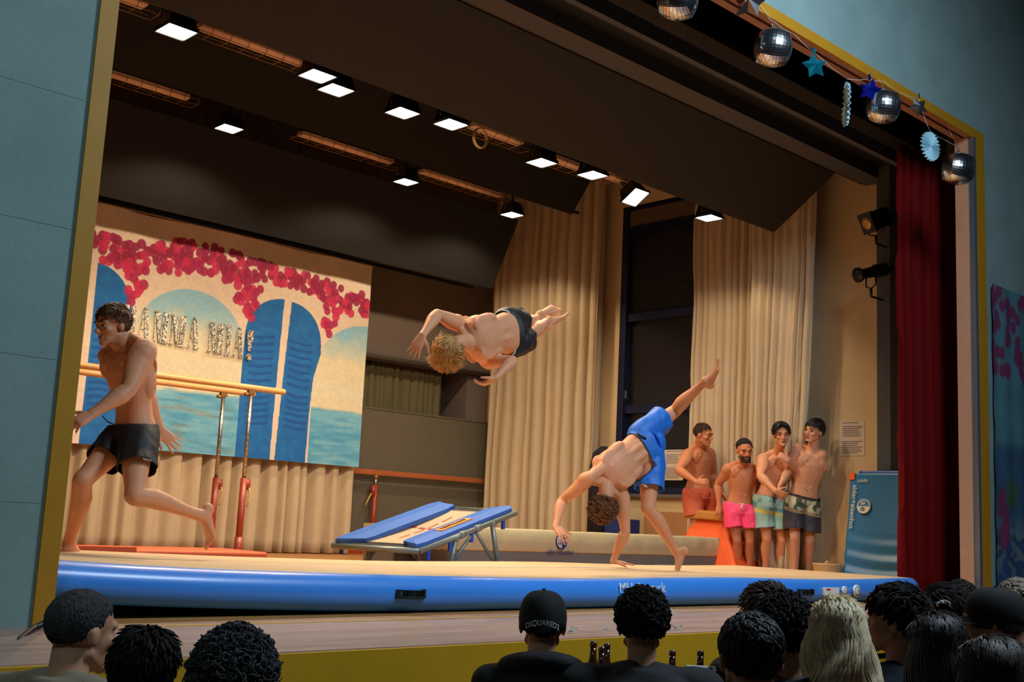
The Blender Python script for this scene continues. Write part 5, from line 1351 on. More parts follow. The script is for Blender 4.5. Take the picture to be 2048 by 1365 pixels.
def cartwheeler():
    s = .97; J = {}
    P = at(1292, 893, Y=5.62); J['pelvis'] = P
    J['neck'] = bone(P, 1211, 963, .50*s, -1); J['mid'] = (P+J['neck'])/2+CU*.05+CR*(-.01)
    z = (J['neck']-P).normalized()
    J['rs'] = (-CR*.78+CU*.30-CF*.25).normalized(); J['rp'] = (-CR*.30+CU*.85+CF*.15).normalized()
    print('cw torso z', z, 'front', z.cross(J['rs']).dot(CF))
    shouldersJ(J, s, .05, .165); hipsJ(J, s)
    J['shR'] = bone(J['neck'], 1178, 957, .175*s, -1); J['shL'] = bone(J['neck'], 1243, 988, .165*s, 1)
    mk_arms(J, s, dict(el=(1251,1065), wr=(1226,1124), es=-1, ws=1), dict(el=(1124,1003), wr=(1112,1055), es=1, ws=-1))
    mk_legs(J, s, dict(kn=(1297,1018), an=(1354,1107), ks=-1, **{'as': 1}), dict(kn=(1350,822), an=(1412,762), ks=1, **{'as': -1}), thigh=.43, shank=.42)
    print('cw anL', J['anL'], 'wrL', J['wrL'], 'TRK', TRK, 'anR', J['anR'])
    J['handL'] = dict(d=CR*.95+CF*.15+V((0,0,-.16)), n=V((0,0,-1)), curl=.04, spread=.25, flip=False)
    J['handR'] = dict(d=(CR*.45-CU*.5-CF*.6), n=(-CU*.8-CR*.2+CF*.4), curl=.30, spread=.34, thumb=1.1)
    ax = (J['anR']-J['knR']).normalized()
    J['ftR'] = dict(t=(CU*.75+CR*.15-CF*.5), dn=(CR*.9-CU*.1+CF*.1)); J['ftL'] = dict(t=(-CR*.38+CF*.30+V((0,0,-.88))), dn=(-CR*.3-CF*.25+V((0,0,-.3))-CF*.4), bend=1.0)
    J['kdL'] = (-CR*.75+CF*.5); J['kdR'] = (CF*.8+CR*.3-CU*.4)
    J['ftL'] = dict(t=(-CR*.28+CF*.12+V((0,0,-.72))), dn=(CR*.8-CF*.3+V((0,0,-.35))), bend=-.9)
    J['head'] = at(1206, 1005, Y=5.62); hd = J['head']; J['head'] = bone(J['neck'], 1207, 1008, .175*s, -1)
    J['hu'] = (-CU*.9-CR*.25-CF*.3); J['hf'] = (CF*.9-CR*.3-CU*.2); J['hs'] = 1.02
    J['base'] = TRK
    bd = build_person('person', J, 'shirtless acrobat in bright blue shorts doing a cartwheel on one hand', warm_skin, s)
    curls(bd.root, bd.C, bd.hf, bd.hu, bd.hs, hair_brown, 9, 750, .018, hairline=.3, side=-.25, back=-.72, puff=1.20, tube_r=.0042, name='hair')
    face_parts(bd.root, bd.C, bd.hf, bd.hu, bd.hs, hair_dbrown)
    bl = mat('bright_blue_shorts_fabric', (28,112,214), .55, var=.06, scale=10, bump=.1, bscale=50)
    sh = shorts(bd, [bl, mat('navy_waistband', (20,52,96), .7)], .62, 1.08, waist_t=.21, seed=8, fold=.009, band=.012)
    # small white print near the hem
    h, k = J['hipL'], J['knL']; c = bone(h+(k-h)*.47, 1290, 973, .125*s, -1); b = B()
    tube(b, [c+CR*-.022+CU*.014, c+CU*.004, c+CR*.020-CU*.012], [.002,.005,.002], 6); tube(b, [c+CR*.018+CU*.014, c+CR*.004-CU*.002, c-CR*.006-CU*.010], [.0015,.003,.0015], 6); obj('hem_print', b, white, sh)
    c = bone((J['pelvis']+J['hipR'])/2+z*.03, 1283, 873, .135*s, -1); b = B(); tube(b, [c-CR*.035+CU*.022, c+CR*.035-CU*.022], .009, 8); obj('back_pocket_zip', b, mat('dark_zip', (30,32,40), .5), sh)
cartwheeler()
def leg_ik(J, s, ankL, ankR, fwd, thigh=.44, shank=.43):
    for S, A in (('L', ankL), ('R', ankR)):
        h = J['hip'+S]; d = A-h; L = d.length; a, b_ = min(thigh*s, L*.520), min(shank*s, L*.495)
        k = min(1.0, (a+b_)*.995/L) if L > (a+b_)*.995 else 1
        if L > (a+b_)*.995: a, b_ = a*L/((a+b_)*.995), b_*L/((a+b_)*.995)
        u = d.normalized(); x = (a*a-b_*b_+L*L)/(2*L); hgt = math.sqrt(max(1e-6, a*a-x*x)); f = (fwd-u*fwd.dot(u)).normalized()
        J['kn'+S] = h+u*x+f*hgt; J['an'+S] = A; J['kd'+S] = fwd
def ground(px, D, lift=.085):
    p = at(px, 1150, D=D); p.z = FL+lift; return p
H0 = V((CF.x, CF.y, 0)).normalized(); R0 = V((CR.x, CR.y, 0)).normalized()
def stand(J, pel, neck, rs, rp, s, D, bend=0.0, fwd=None, dD=0, half=.175):
    J['armk'] = 1.14; J['pelvis'] = at(*pel, D=D); J['neck'] = bone(J['pelvis'], neck[0], neck[1], .515*s, -1 if dD <= 0 else 1)
    J['mid'] = (J['pelvis']+J['neck'])/2+(fwd or -H0)*bend
    J['rs'], J['rp'] = V(rs).normalized(), V(rp).normalized(); shouldersJ(J, s, .065, half); hipsJ(J, s)
def man_coral():
    s = 1.0; J = {}; D = 12.75; f = (-H0*.75+R0*.65).normalized()
    stand(J, (1397,988), (1399,885), -R0*.75-H0*.65, -R0*.85-H0*.5, s, D, -.02)
    mk_arms(J, s, dict(el=(1428,950), wr=(1443,985), es=1, ws=-1), dict(el=(1357,941), wr=(1394,965), es=-1, ws=-1))
    leg_ik(J, s, ground(1412, D+.05), ground(1385, D-.15), f)
    J['handR'] = dict(d=(CR*.95+CU*.05), n=(CF*.6-CU*.4), curl=.6, spread=.15); J['handL'] = dict(d=(CR*.5-CU*.8), n=V((0,0,-1)), curl=.3)
    J['ftL'] = dict(t=f, dn=(0,0,-1)); J['ftR'] = dict(t=f, dn=(0,0,-1))
    J['head'] = at(1406, 871, D=D-.05); J['hf'] = (-H0*.55+R0*.85+V((0,0,-.25))); J['hu'] = (CU+CR*.12); J['hs'] = 1.05
    bd = build_person('person', J, 'shirtless man in coral shorts behind the vaulting table, looking down to the right', tan_skin, s, voxel=.0058)
    hair(bd.root, bd.C, bd.hf, bd.hu, bd.hs, hair_dbrown, 11, 1600, .026, (0,.6,.6), hairline=.44, side=-.05, back=-.5, puff=1.03, topL=1.5, lock=.0034)
    face_parts(bd.root, bd.C, bd.hf, bd.hu, bd.hs, hair_dbrown, True)
    c = mat('coral_shorts_fabric', (196,92,62), .65, var=.08, scale=10, bump=.1, bscale=50); shorts(bd, [c, mat('coral_waistband', (186,84,60), .7)], .60, 1.1, seed=14, fold=.003)
def man_pink():
    s = .89; J = {}; D = 12.15; f = -H0
    stand(J, (1479,1016), (1488,926), -R0-H0*.1, -R0, s, D, .02)
    mk_arms(J, s, dict(el=(1517,975), wr=(1512,1008), es=1, ws=-1), dict(el=(1436,969), wr=(1438,1012), es=1, ws=-1))
    leg_ik(J, s, ground(1499, D), ground(1478, D), (f+R0*.05).normalized())
    J['handR'] = dict(d=(-CU*.85-CR*.12-CF*.25), n=(CF*.9-CU*.3), curl=.35, spread=.28); J['handL'] = dict(d=(-CU), n=CF, curl=.4)
    J['ftL'] = dict(t=f+R0*.3, dn=(0,0,-1)); J['ftR'] = dict(t=f-R0*.2, dn=(0,0,-1))
    J['head'] = at(1489, 904, D=D-.08); J['hf'] = (-CF+CR*.10); J['hu'] = CU+CR*.03; J['hs'] = 1.16
    J['stubble'] = mat('beard_stubble_skin', (112,72,54), .7, var=.15, scale=80)
    bd = build_person('person', J, 'shirtless bearded man in bright pink shorts resting one hand on the vaulting table', tan_skin, s, voxel=.0055)
    hair(bd.root, bd.C, bd.hf, bd.hu, bd.hs, hair_black, 12, 1500, .03, (0,-.2,.9), hairline=.48, side=.05, back=-.4, puff=1.02, topL=1.8, spread=.4, lock=.0036)
    face_parts(bd.root, bd.C, bd.hf, bd.hu, bd.hs, hair_black); beard(bd.root, bd.C, bd.hf, bd.hu, bd.hs, mat('beard_dark_brown', (62,42,32), .7, var=.2, scale=60))
    c = mat('bright_pink_shorts_fabric', (255,72,124), .6, var=.06, scale=10, bump=.1, bscale=50); sh = shorts(bd, [c, c], .60, 1.15, seed=15, fold=.009)
    drawstring(bd, white, sh, .11, .06)
def man_teal():
    s = .97; J = {}; D = 12.1; f = (-H0*.95+R0*.2).normalized()
    stand(J, (1540,1004), (1558,893), -R0*.85-H0*.35, -R0-H0*.1, s, D, .0)
    mk_arms(J, s, dict(el=(1590,960), wr=(1577,985), es=1, ws=-1), dict(el=(1521,953), wr=(1551,983), es=-1, ws=-1))
    leg_ik(J, s, ground(1560, D), ground(1531, D), f)
    J['handR'] = dict(d=(CR*.85-CU*.4-CF*.1), n=(CF*.8+CU*.3), curl=.6, spread=.1); J['handL'] = dict(d=(-CR*.5-CU*.6), n=-CF, curl=.5)
    J['ftL'] = dict(t=f, dn=(0,0,-1)); J['ftR'] = dict(t=f-R0*.3, dn=(0,0,-1))
    J['head'] = at(1563, 870, D=D-.12); J['hf'] = (-CF-CR*.05-CU*.12); J['hu'] = CU-CR*.06; J['hs'] = 1.08
    bd = build_person('person', J, 'shirtless man in pale teal patterned shorts clasping hands with the man beside him', warm_skin, s, voxel=.0058)
    hair(bd.root, bd.C, bd.hf, bd.hu, bd.hs, hair_black, 14, 1400, .04, (0,-.1,-.5), hairline=.50, side=-.08, back=-.55, puff=1.10, topL=1.0, spread=.2, lock=.0045)
    b = B(); r, fr, u = headframe(bd.C, bd.hf, bd.hu); C, q = bd.C, bd.hs     # centre-parted curtains of hair
    for sd in (-1, 1):
        for k in range(26):
            a = k/25; p0 = C+fr*(.072-.03*a)*q+r*sd*.006*q+u*(.108+.012*a)*q
            tube(b, [p0, p0+r*sd*.028*q+fr*.022*q-u*.004*q, C+r*sd*(.060+.006*a)*q+fr*(.080-.05*a)*q+u*.060*q, C+r*sd*(.078)*q+fr*(.066-.06*a)*q+u*.022*q, C+r*sd*.080*q+fr*(.050-.06*a)*q+u*(-.002)*q], [.006,.010,.010,.007,.001], 6)
    obj('parted_fringe', b, hair_black, bd.root, True)
    face_parts(bd.root, bd.C, bd.hf, bd.hu, bd.hs, hair_black, True)
    c1 = mat('pale_teal_shorts_fabric', (150,190,180), .65, var=.14, scale=4, bump=.1, bscale=50); c2 = mat('yellow_print', (206,196,110), .65, var=.1, scale=14); c3 = mat('sea_green_print', (96,160,166), .65, var=.14, scale=6); nv = mat('dark_cord', (20,26,40), .7)
    def pat(cs, mi, d, hems):
        for i, p in enumerate(cs):
            n = noise.noise(V((p[0]*12, p[1]*12, p[2]*12))); z = -d[i]
            if mi[i] == 1: continue
            if abs(z-.17-.02*n) < .016 and n > -.25: mi[i] = 2
            elif z < .15 and n > .1: mi[i] = 3
    sh = shorts(bd, [c1, nv, c2, c3], .72, 1.1, seed=17, band=.008, pattern=pat); drawstring(bd, nv, sh, .10, .05)
def man_floral():
    s = .99; J = {}; D = 12.0; f = (-H0*.9-R0*.15).normalized()
    stand(J, (1604,1002), (1629,891), -R0*.9-H0*.1, -R0*1.0, s, D, .03)
    mk_arms(J, s, dict(el=(1597,947), wr=(1575,920), es=-1, ws=-1), dict(el=(1574,940), wr=(1557,975), es=-1, ws=-1))
    J['shL'] = at(1645, 911, D=D-.03); J['elL'] = bone(J['shL'], 1598, 946, .29*s, -1); J['wrL'] = bone(J['elL'], 1576, 921, .25*s, -1)
    J['shR'] = at(1597, 897, D=D+.08); J['elR'] = bone(J['shR'], 1577, 943, .28*s, -1); J['wrR'] = bone(J['elR'], 1558, 975, .25*s, -1)
    leg_ik(J, s, ground(1615, D), ground(1589, D-.1), f)
    J['handL'] = dict(d=(-CR*.75+CU*.5+CF*.2), n=(CF*.8+CR*.2-CU*.3), curl=1.25, spread=.05, thumb=.6); J['handR'] = dict(d=(-CR*.1-CU*.9-CF*.2), n=(CR*.7-CF*.1), curl=.6, spread=.08)
    J['ftL'] = dict(t=f+R0*.2, dn=(0,0,-1)); J['ftR'] = dict(t=f-R0*.2, dn=(0,0,-1))
    J['head'] = at(1628, 864, D=D-.02); J['hf'] = (-CF*.62-CR*.8); J['hu'] = CU+CR*.15; J['hs'] = 1.08
    bd = build_person('person', J, 'shirtless man in floral and navy board shorts, arm across his chest, rightmost of the men', pale_skin, s, voxel=.0058)
    hair(bd.root, bd.C, bd.hf, bd.hu, bd.hs, hair_black, 16, 1600, .045, (0,.9,.1), hairline=.36, side=.05, back=-.45, puff=1.08, topL=1.2, spread=.4, grav=.04, lock=.0042)
    face_parts(bd.root, bd.C, bd.hf, bd.hu, bd.hs, hair_black, True); beard(bd.root, bd.C, bd.hf, bd.hu, bd.hs, hair_black, False)
    nav = mat('navy_shorts_fabric', (62,58,66), .65, var=.08, scale=10); cr = mat('cream_floral_print', (190,184,146), .65, var=.1, scale=8); lf = mat('dark_leaf_print', (72,84,66), .65, var=.1); rd = mat('red_flower_print', (214,74,52), .65); st = mat('tan_stripe', (206,170,120), .65); wb = mat('dark_waistband', (38,34,42), .7)
    def pat(cs, mi, d, hems):
        for i, p in enumerate(cs):
            z = -d[i]
            if mi[i] == 1: continue
            if z < .150:
                n = noise.noise(V((p[0]*16, p[1]*16, p[2]*14))); m_ = noise.noise(V((p[0]*9+7, p[1]*9, p[2]*9)))
                mi[i] = 4 if m_ > .34 else (3 if n > .10 else 2)
            elif .156 < z < .164 or .172 < z < .180: mi[i] = 5
    sh = shorts(bd, [nav, wb, cr, lf, rd, st], .80, 1.08, seed=19, band=.03, pattern=pat, fold=.006); drawstring(bd, wb, sh, .08, .07)
for fn in (man_coral, man_pink, man_teal, man_floral): fn()
# ================================================================ audience
dim_skin = skin_mat('skin_audience', (206,150,118))
hair_grey = mat('hair_grey', (66,64,64), .8, var=.3, scale=60, spec=.2)
hair_darkbl = mat('hair_near_black', (30,24,22), .7, var=.2, scale=60, spec=.2)
hair_ash = mat('hair_ash_blond', (244,224,182), .5, var=.35, scale=30, spec=.4)
hair_dbl = mat('hair_dark_blond', (92,76,50), .5, var=.3, scale=60)
def chair():
    root = empty('wooden_chair', (0,0,0), 'wooden hall chair under a seated spectator', 'chair', 'hall chairs under the audience')
    wd = mat('orange_beech_wood', (206,134,52), .4, var=.1, scale=5); mt = steel
    b = B(); box(b, -.21, .21, -.20, .21, .43, .45); bevel_all(b, .008, 2); obj('seat', b, wd, root)
    b = B(); n = 10
    def P(i, j): x = -.20+.4*i/n; return V((x, -.235-.035*(1-(x/.2)**2), .66+.16*j/4))
    sheet(b, P, n, 4); bmesh.ops.solidify(b, geom=b.faces[:], thickness=.012); obj('backrest', b, wd, root)
    for x in (-.2, .2):
        for y in (-.22, .19):
            b = B(); cyl(b, (x, y, 0), (x*.95, y, .44 if y > 0 else .80), .012, 10); obj('leg', b, mt, root, True)
    return root
CH = None
def place_chair(p, ang, label=None, group=None):
    global CH
    if CH is None: CH = chair(); o = CH
    else:
        o = CH.copy(); COL.objects.link(o)
        for ch in list(CH.children): c = ch.copy(); COL.objects.link(c); c.parent = o
    o.location = p; o.rotation_euler = (0, 0, ang)
    if label: o['label'] = label
    if group is None and label and 'group' in o: pass
    return o
def spectator(key, px, py, D, hs, face, body, label, shirt, hairfn, cap=None, tilt=(0,0,1), hood=False, lean=0.0, parts=None, nlen=.148, jaw=1.0, trou=(40,42,52), chairlab=None, sh=1.0, long=False):
    C = at(px, py, D=D); bf = V(body).normalized(); bf.z = 0; bf.normalize(); r = bf.cross(UP)
    root = empty('person', (C.x, C.y, 0), label, 'person')
    f = V(face).normalized(); N_ = C-UP*(nlen*hs)-bf*(.04+lean*.2)
    P = V((N_.x, N_.y, .50))-bf*(.05+lean)
    sk = dim_skin
    bm = B(); J = {}
    limb(bm, N_-UP*.02, C-f*.02*hs-V(tilt)*.04, [(0,.060*hs,.058*hs),(.4,.052*hs,.055*hs),(1,.052*hs,.057*hs)], f, 18)
    limb(bm, N_-UP*.07-r*.10, N_-UP*.07+r*.10, [(0,.05,.04),(1,.05,.04)], bf, 12)
    head_solids(bm, C, f, tilt, hs, jaw)
    hn = []
    for sd in (-1, 1):
        S = N_-UP*.072+r*sd*.175*sh; E = S-UP*.27+r*sd*.05+bf*.06; W = E+bf*.24-r*sd*.06+UP*.02
        limb(bm, E, W, FOREARM, UP, 12); hand(bm, W, bf-r*sd*.2, -UP, sd, 1, .5, .1)
        hn.append((S, E, W))
    body_o = remeshed('body', bm, .0068, [sk], root, 3, .5)
    # clothes
    bm = B(); rings = []
    H = (N_-P)
    for t, a, b_, o in ((-.02,.17,.13,0),(.15,.165,.13,0),(.4,.155,.115,.005),(.62,.185,.125,.005),(.78,.20,.12,0),(.90,.165,.10,-.005),(.97,.10,.082,-.008),(1.005,.078,.072,-.008)):
        rings.append(ring(bm, P+H*t+bf*o, r, bf, a*sh, b_*sh, 24, 2.2))
    loft(bm, rings)
    for (S, E, W), sd in zip(hn, (-1, 1)):
        limb(bm, S-r*sd*.03, E, [(0,.070*sh,.072*sh),(.3,.066,.066),(1,.055,.055)], bf, 16); limb(bm, E, W, [(0,.054,.054),(.85,.042,.042)], UP, 14); ball(bm, S, (.068*sh,.07*sh,.062*sh))
        limb(bm, N_-UP*.03-bf*.02+r*sd*.03, S+UP*.0, [(0,.055,.05),(1,.058,.058)], bf, 14)
    if hood:
        for k in range(25):
            a = -1.9+3.8*k/24; p = N_-bf*(.03+.055*math.cos(a))+r*math.sin(a)*.115-UP*(.012-.05*math.cos(a)*.6); ball(bm, p, (.042,.038,.035))
    def post(b, org):
        b.normal_update()
        for v in b.verts:
            p = v.co+org; v.co += v.normal*(.008*noise.noise(p*7)+.003*noise.noise(p*20))
    remeshed('top', bm, .010, [shirt], root, 3, .5, None, post)
    bm = B()
    for sd in (-1, 1):
        h = P+r*sd*.09+UP*.02; k = h+bf*.31; k.z = .50; a = k.copy(); a.z = .06; a -= bf*.06
        limb(bm, h, k, [(0,.10,.095),(.5,.09,.085),(1,.065,.065)], UP, 16); limb(bm, k, a, [(0,.065,.065),(.4,.062,.066),(1,.045,.045)], bf, 14)
        limb(bm, a-UP*.02-bf*.03, a-UP*.025+bf*.11, [(0,.038,.032),(1,.036,.026)], UP, 12)
    ball(bm, P+UP*.0, (.17,.14,.11), (r, bf, UP))
    remeshed('trousers', bm, .014, [mat('dark_trousers', trou, .8)], root, 2)
    ch = place_chair(V((P.x, P.y, 0))+bf*.05, math.atan2(-bf.x, bf.y), chairlab or ('wooden hall chair under the '+key))
    if hairfn: hairfn(root, C, f, V(tilt), hs)
    return root, C, f, V(tilt), N_, bf, r
def shirt(n, c): return mat(n, c, .85, var=.08, scale=10, bump=.15, bscale=60)
A_CF = V((CF.x, CF.y, 0)).normalized(); A_CR = V((CR.x, CR.y, 0)).normalized()
def buzz(m, **k): 
    d = dict(nl=1100, L=.022, comb=(0,.4,-.3), hairline=.42, side=-.10, back=-.62, puff=1.03, spread=.5, lock=.004); d.update(k); seed = d.pop('seed', 3)
    return lambda root, C, f, u, s: hair(root, C, f, u, s, m, seed, d.pop('nl'), **d) if 'nl' in d else None
def H(m, seed, nl, **k): return lambda root, C, f, u, s: hair(root, C, f, u, s, m, seed, nl, **k)
def CU_(m, seed, nl, **k): return lambda root, C, f, u, s: curls(root, C, f, u, s, m, seed, nl, **k)
def longhair(m, seed, length, nl=420, width=.15, wave=.02, base=None, bf=None, name='long_hair', lockr=.011, back=.0):
    def fn(root, C, f, u, s):
        hair(root, C, f, u, s, m, seed, 1500, .08, comb=(0,-.8,-.6), hairline=.36, side=-.4, back=-.8, puff=1.05, spread=.2, lock=.0038, lift=.02)
        r, ff, uu = headframe(C, f, u); rnd = random.Random(seed); b = B()
        for k in range(nl):
            a = rnd.uniform(-1.75, 1.75); e0 = rnd.uniform(-.1, 1.35)*rnd.uniform(.5, 1); n = 14; P = []; ph = rnd.uniform(0, 6.28); cc = C-ff*.012*s+uu*.030*s
            rr_ = lambda e, k=1.0: cc-ff*math.cos(a)*(.106*math.cos(e)*s)+r*math.sin(a)*(.088*math.cos(e)*s)+uu*(.096*math.sin(e)*s)
            p = rr_(0); P.append(rr_(e0))
            for q in (.75, .5, .25): P.append(rr_(e0*q))
            L = length*rnd.uniform(.7, 1.05); out = (-ff*math.cos(a)+r*math.sin(a))
            for i in range(4, n+1):
                t = (i-3)/(n-3); wv = wave*math.sin(a*3+ph*.25+t*L*34); wv2 = wave*math.cos(a*2+ph*.25+t*L*30)
                P.append(p-UP*(L*t)+out*(.014*math.sin(min(1, t*2)*PI/2)+back*t+width*.12*t)+r*(wv)+ff*(wv2)-ff*.02*t)
            tube(b, P, [lockr*(1-.55*(i/n)**2) if i else lockr*.6 for i in range(n+1)], 5)
        obj(name, b, m, root, True)
    return fn
# 1 man with short grey hair, far left, looking to the right
spectator('grey-haired man at the far left', 163, 1268, 3.05, .95, A_CR*.62+A_CF*.78+V((0,0,.05)), A_CF*.9+A_CR*.35, 'man with short grey hair and light brown knit top, far left, looking right', shirt('light_brown_knit', (150,134,112)),
    H(hair_grey, 31, 2400, lift=.2, L=.018, comb=(0,.3,-.5), hairline=.50, side=-.16, back=-.66, puff=1.035, spread=.5, lock=.0035), tilt=(.05,0,1), nlen=.110, sh=1.1)
spectator('smooth dark-haired person at the left', 287, 1345, 2.62, .75, A_CF+V((0,0,.1)), A_CF, 'person with smooth dark hair sitting low, left of the curly head', shirt('black_top', (22,20,22)),
    H(hair_darkbl, 32, 900, L=.05, comb=(0,-.3,-.8), hairline=.4, side=-.35, back=-.85, puff=1.10, spread=.35), sh=.8)
spectator('person with the curly grey head', 468, 1372, 3.0, .92, A_CF+A_CR*.1, A_CF, 'person with big curly dark grey hair seen from behind, third from the left', shirt('dark_knit', (40,38,40)),
    CU_(mat('hair_dark_grey', (52,50,52), .7, var=.3, scale=60), 33, 1500, rad=.013, hairline=.4, side=-.4, back=-.8, puff=1.26, tube_r=.0026, jitter=.03))
# 4 man in a black cap with hooded top
def cap_fn(m, backtxt=None, brim=True, hairm=None, seed=1):
    def fn(root, C, f, u, s):
        hair(root, C, f, u, s, hairm or hair_darkbl, seed, 500, .02, comb=(0,-.2,-.8), hairline=.5, side=-.25, back=-.72, puff=1.03, spread=.3)
        r, ff, uu = headframe(C, f, u); b = B(); rings = []
        for k in range(12):
            th = PI/2*k/11.5; z = .026+.104*math.sin(th); rr = math.cos(th)**.62
            rings.append(ring(b, C+uu*(z*s)-ff*.012*s, r, ff, max(.004, .089*rr)*s, max(.004, .107*rr)*s, 28))
        low = ring(b, C+uu*(-.012*s)-ff*.018*s, r, ff, .086*s, .104*s, 28); 
        loft(b, [low]+rings)
        ball(b, C+uu*.130*s-ff*.012*s, .008*s, seg=8)
        cp = obj('cap', b, m, root, True)
        if brim:
            b = B(); n = 14; g = []
            for i in range(n+1):
                a = -1.05+2.1*i/n; e = C+uu*.022*s+ff*(math.cos(a)*.092*s)+r*(math.sin(a)*.086*s); g.append((e, C+uu*(-.006+.010*math.cos(a))*s+ff*((.092+.078*math.cos(a*1.45)**.7 if abs(a) < 1.05 else 0)*math.cos(a)*s+.01)+r*(math.sin(a)*.088*s)))
            vs = [(b.verts.new(a), b.verts.new((a+c)/2+uu*.005), b.verts.new(c)) for a, c in g]
            for v0, v1 in zip(vs[:-1], vs[1:]): b.faces.new((v0[0], v1[0], v1[1], v0[1])); b.faces.new((v0[1], v1[1], v1[2], v0[2]))
            bmesh.ops.solidify(b, geom=b.faces[:], thickness=.004); obj('brim', b, m, cp, True)
        if backtxt:
            R_ = .106*s
            def bend(v): 
                a = v.x/R_; yy = v.y+.055*math.cos(a*1.1)-.05
                return V((math.sin(a)*R_*.86, yy, -(1-math.cos(a))*R_+v.z))
            obj('cap_lettering', text_bm(backtxt, .027*s, mtx(C+uu*.016*s-ff*.126*s, r, uu, -ff), .002, bend=bend), mat('grey_print', (240,240,235), .6), cp)
    return fn
black_cap = mat('black_cap_cloth', (16,15,17), .85, var=.05)
spectator('person in the lettered black cap', 1085, 1253, 4.08, .965, A_CF+A_CR*.04, A_CF, 'person in a black cap with grey lettering on the back and dark hooded top', shirt('black_hooded_top', (30,28,31)), cap_fn(black_cap, 'DSQUARED2'), hood=True, sh=1.0, nlen=.128)
# 5 curly-topped man, broad dark shirt
spectator('broad man with the curly top', 1284, 1256, 4.0, .97, A_CF+A_CR*.12, A_CF, 'man with curly dark hair on top and broad dark shirt, right of the black cap', shirt('charcoal_shirt', (34,33,37)),
    CU_(hair_darkbl, 35, 1300, rad=.011, hairline=.3, side=-.2, back=-.62, puff=1.07, tube_r=.0028, top=.08, jitter=.016), sh=1.2, nlen=.130)
# 7 and 8 behind, then 6 in front
spectator('man with swept up hair', 1530, 1238, 4.85, 1.0, -A_CR*.9+A_CF*.45, A_CF, 'man with swept up dark hair in profile to the left, behind two darker heads', shirt('black_shirt', (20,20,22)),
    H(hair_dbrown, 37, 1000, L=.05, comb=(0,.7,.6), hairline=.36, side=-.1, back=-.6, puff=1.10, topL=1.5, spread=.4))
spectator('person with thick wavy dark hair', 1568, 1270, 4.1, 1.02, A_CF+A_CR*.15, A_CF, 'person with thick wavy dark hair directly left of the long blond hair', shirt('grey_blue_top', (58,66,78)),
    CU_(hair_darkbl, 38, 1300, rad=.015, hairline=.35, side=-.35, back=-.78, puff=1.16, tube_r=.0036, jitter=.014))
spectator('person with the closest dark head', 1500, 1322, 3.1, 1.02, A_CF-A_CR*.1, A_CF, 'person with short dark hair seen from behind, closest head in the middle right', shirt('dark_top', (26,25,28)),
    H(mat('hair_dull_black', (34,30,30), .6, var=.2), 39, 1500, L=.03, comb=(0,-.2,-.6), hairline=.3, side=-.3, back=-.78, puff=1.06, spread=.5, lock=.005))
# 9 long blond wavy hair
spectator('person with long grey-blond hair', 1672, 1266, 3.7, .94, A_CF-A_CR*.25, A_CF-A_CR*.2, 'person with long wavy grey-blond hair down the back and dark jacket', shirt('dark_navy_jacket', (26,30,42)),
    longhair(hair_ash, 41, .50, 2000, .26, .012, lockr=.0042, back=.03), chairlab='wooden hall chair with orange-brown backrest showing below the long blond hair')
# 10 profile left, navy shirt
spectator('young man in the navy T-shirt', 1792, 1246, 4.3, 1.03, -A_CR*.86+A_CF*.5, A_CF-A_CR*.15, 'young man with thick dark hair and navy T-shirt in profile to the left', shirt('navy_tshirt', (34,42,56)),
    H(hair_darkbl, 43, 1200, L=.05, comb=(0,.6,.2), hairline=.30, side=-.1, back=-.6, puff=1.12, topL=1.3, spread=.5, grav=.03))
# 11 two people to the right of him
spectator('person wearing the hair clip', 1884, 1230, 5.2, 1.03, -A_CR*.8+A_CF*.5+V((0,0,.12)), A_CF-A_CR*.3, 'person with dark hair held by a shiny hair clip, behind the young man in navy', shirt('black_blouse', (18,17,20)),
    H(hair_darkbl, 45, 900, L=.05, comb=(0,-.7,-.2), hairline=.46, side=-.3, back=-.8, puff=1.08, spread=.3))
b = B(); c = at(1886, 1206, D=5.05)
for k in range(9): a = k*PI/8; ball(b, c+CR*(.028*math.cos(a))+CU*(.020*math.sin(a)-.01)-CF*.012, .006, seg=8)
tube(b, [c-CR*.03, c+CR*.03], .004, 6)
tag(obj('hair_clip', b, mat('shiny_clip', (210,230,240), .1, .9, var=0), None, True), 'shiny hair clip in the dark hair of the person behind the man in navy', 'hair clip')
spectator('person with long dark hair', 1872, 1298, 3.6, .92, A_CF-A_CR*.2, A_CF, 'person with long dark hair right of the young man in navy', shirt('wine_dark_top', (34,16,22)), longhair(mat('hair_dark_wine', (34,22,24), .5, var=.2), 47, .34, 1100, .22, .004, lockr=.005))
spectator('spectator furthest back at the right', 1920, 1208, 6.0, .98, A_CF, A_CF, 'small dark head furthest back at the right, below the red curtain', shirt('black_shirt', (20,20,22)), H(hair_darkbl, 48, 600, L=.03, comb=(0,.2,-.3), hairline=.3, side=-.3, back=-.7, puff=1.05, spread=.5))
spectator('light-haired person at the right edge', 2034, 1215, 5.3, 1.05, A_CF, A_CF, 'person with light grey-brown hair at the right edge, behind the black cap', shirt('dark_top', (26,25,28)), H(mat('hair_grey_brown', (126,112,96), .6, var=.25, scale=60), 49, 900, L=.03, comb=(0,.2,-.3), hairline=.3, side=-.3, back=-.7, puff=1.06, spread=.5))
spectator('man whose cap brim points left', 1985, 1250, 4.3, 1.06, -A_CR*.88+A_CF*.42-V((0,0,.05)), A_CF-A_CR*.2, 'man in a black cap with its brim pointing left, near the right edge', shirt('black_jacket', (20,20,24)), cap_fn(black_cap, None, True, seed=4))
spectator('person in the bottom right corner', 1985, 1366, 2.95, .97, A_CF-A_CR*.15, A_CF, 'person with long dark blond hair in the bottom right corner', shirt('black_top', (22,20,22)), longhair(mat('hair_dark_olive_blond', (60,48,34), .5, var=.3, scale=60), 51, .40, 1100, .24, .004, lockr=.005))

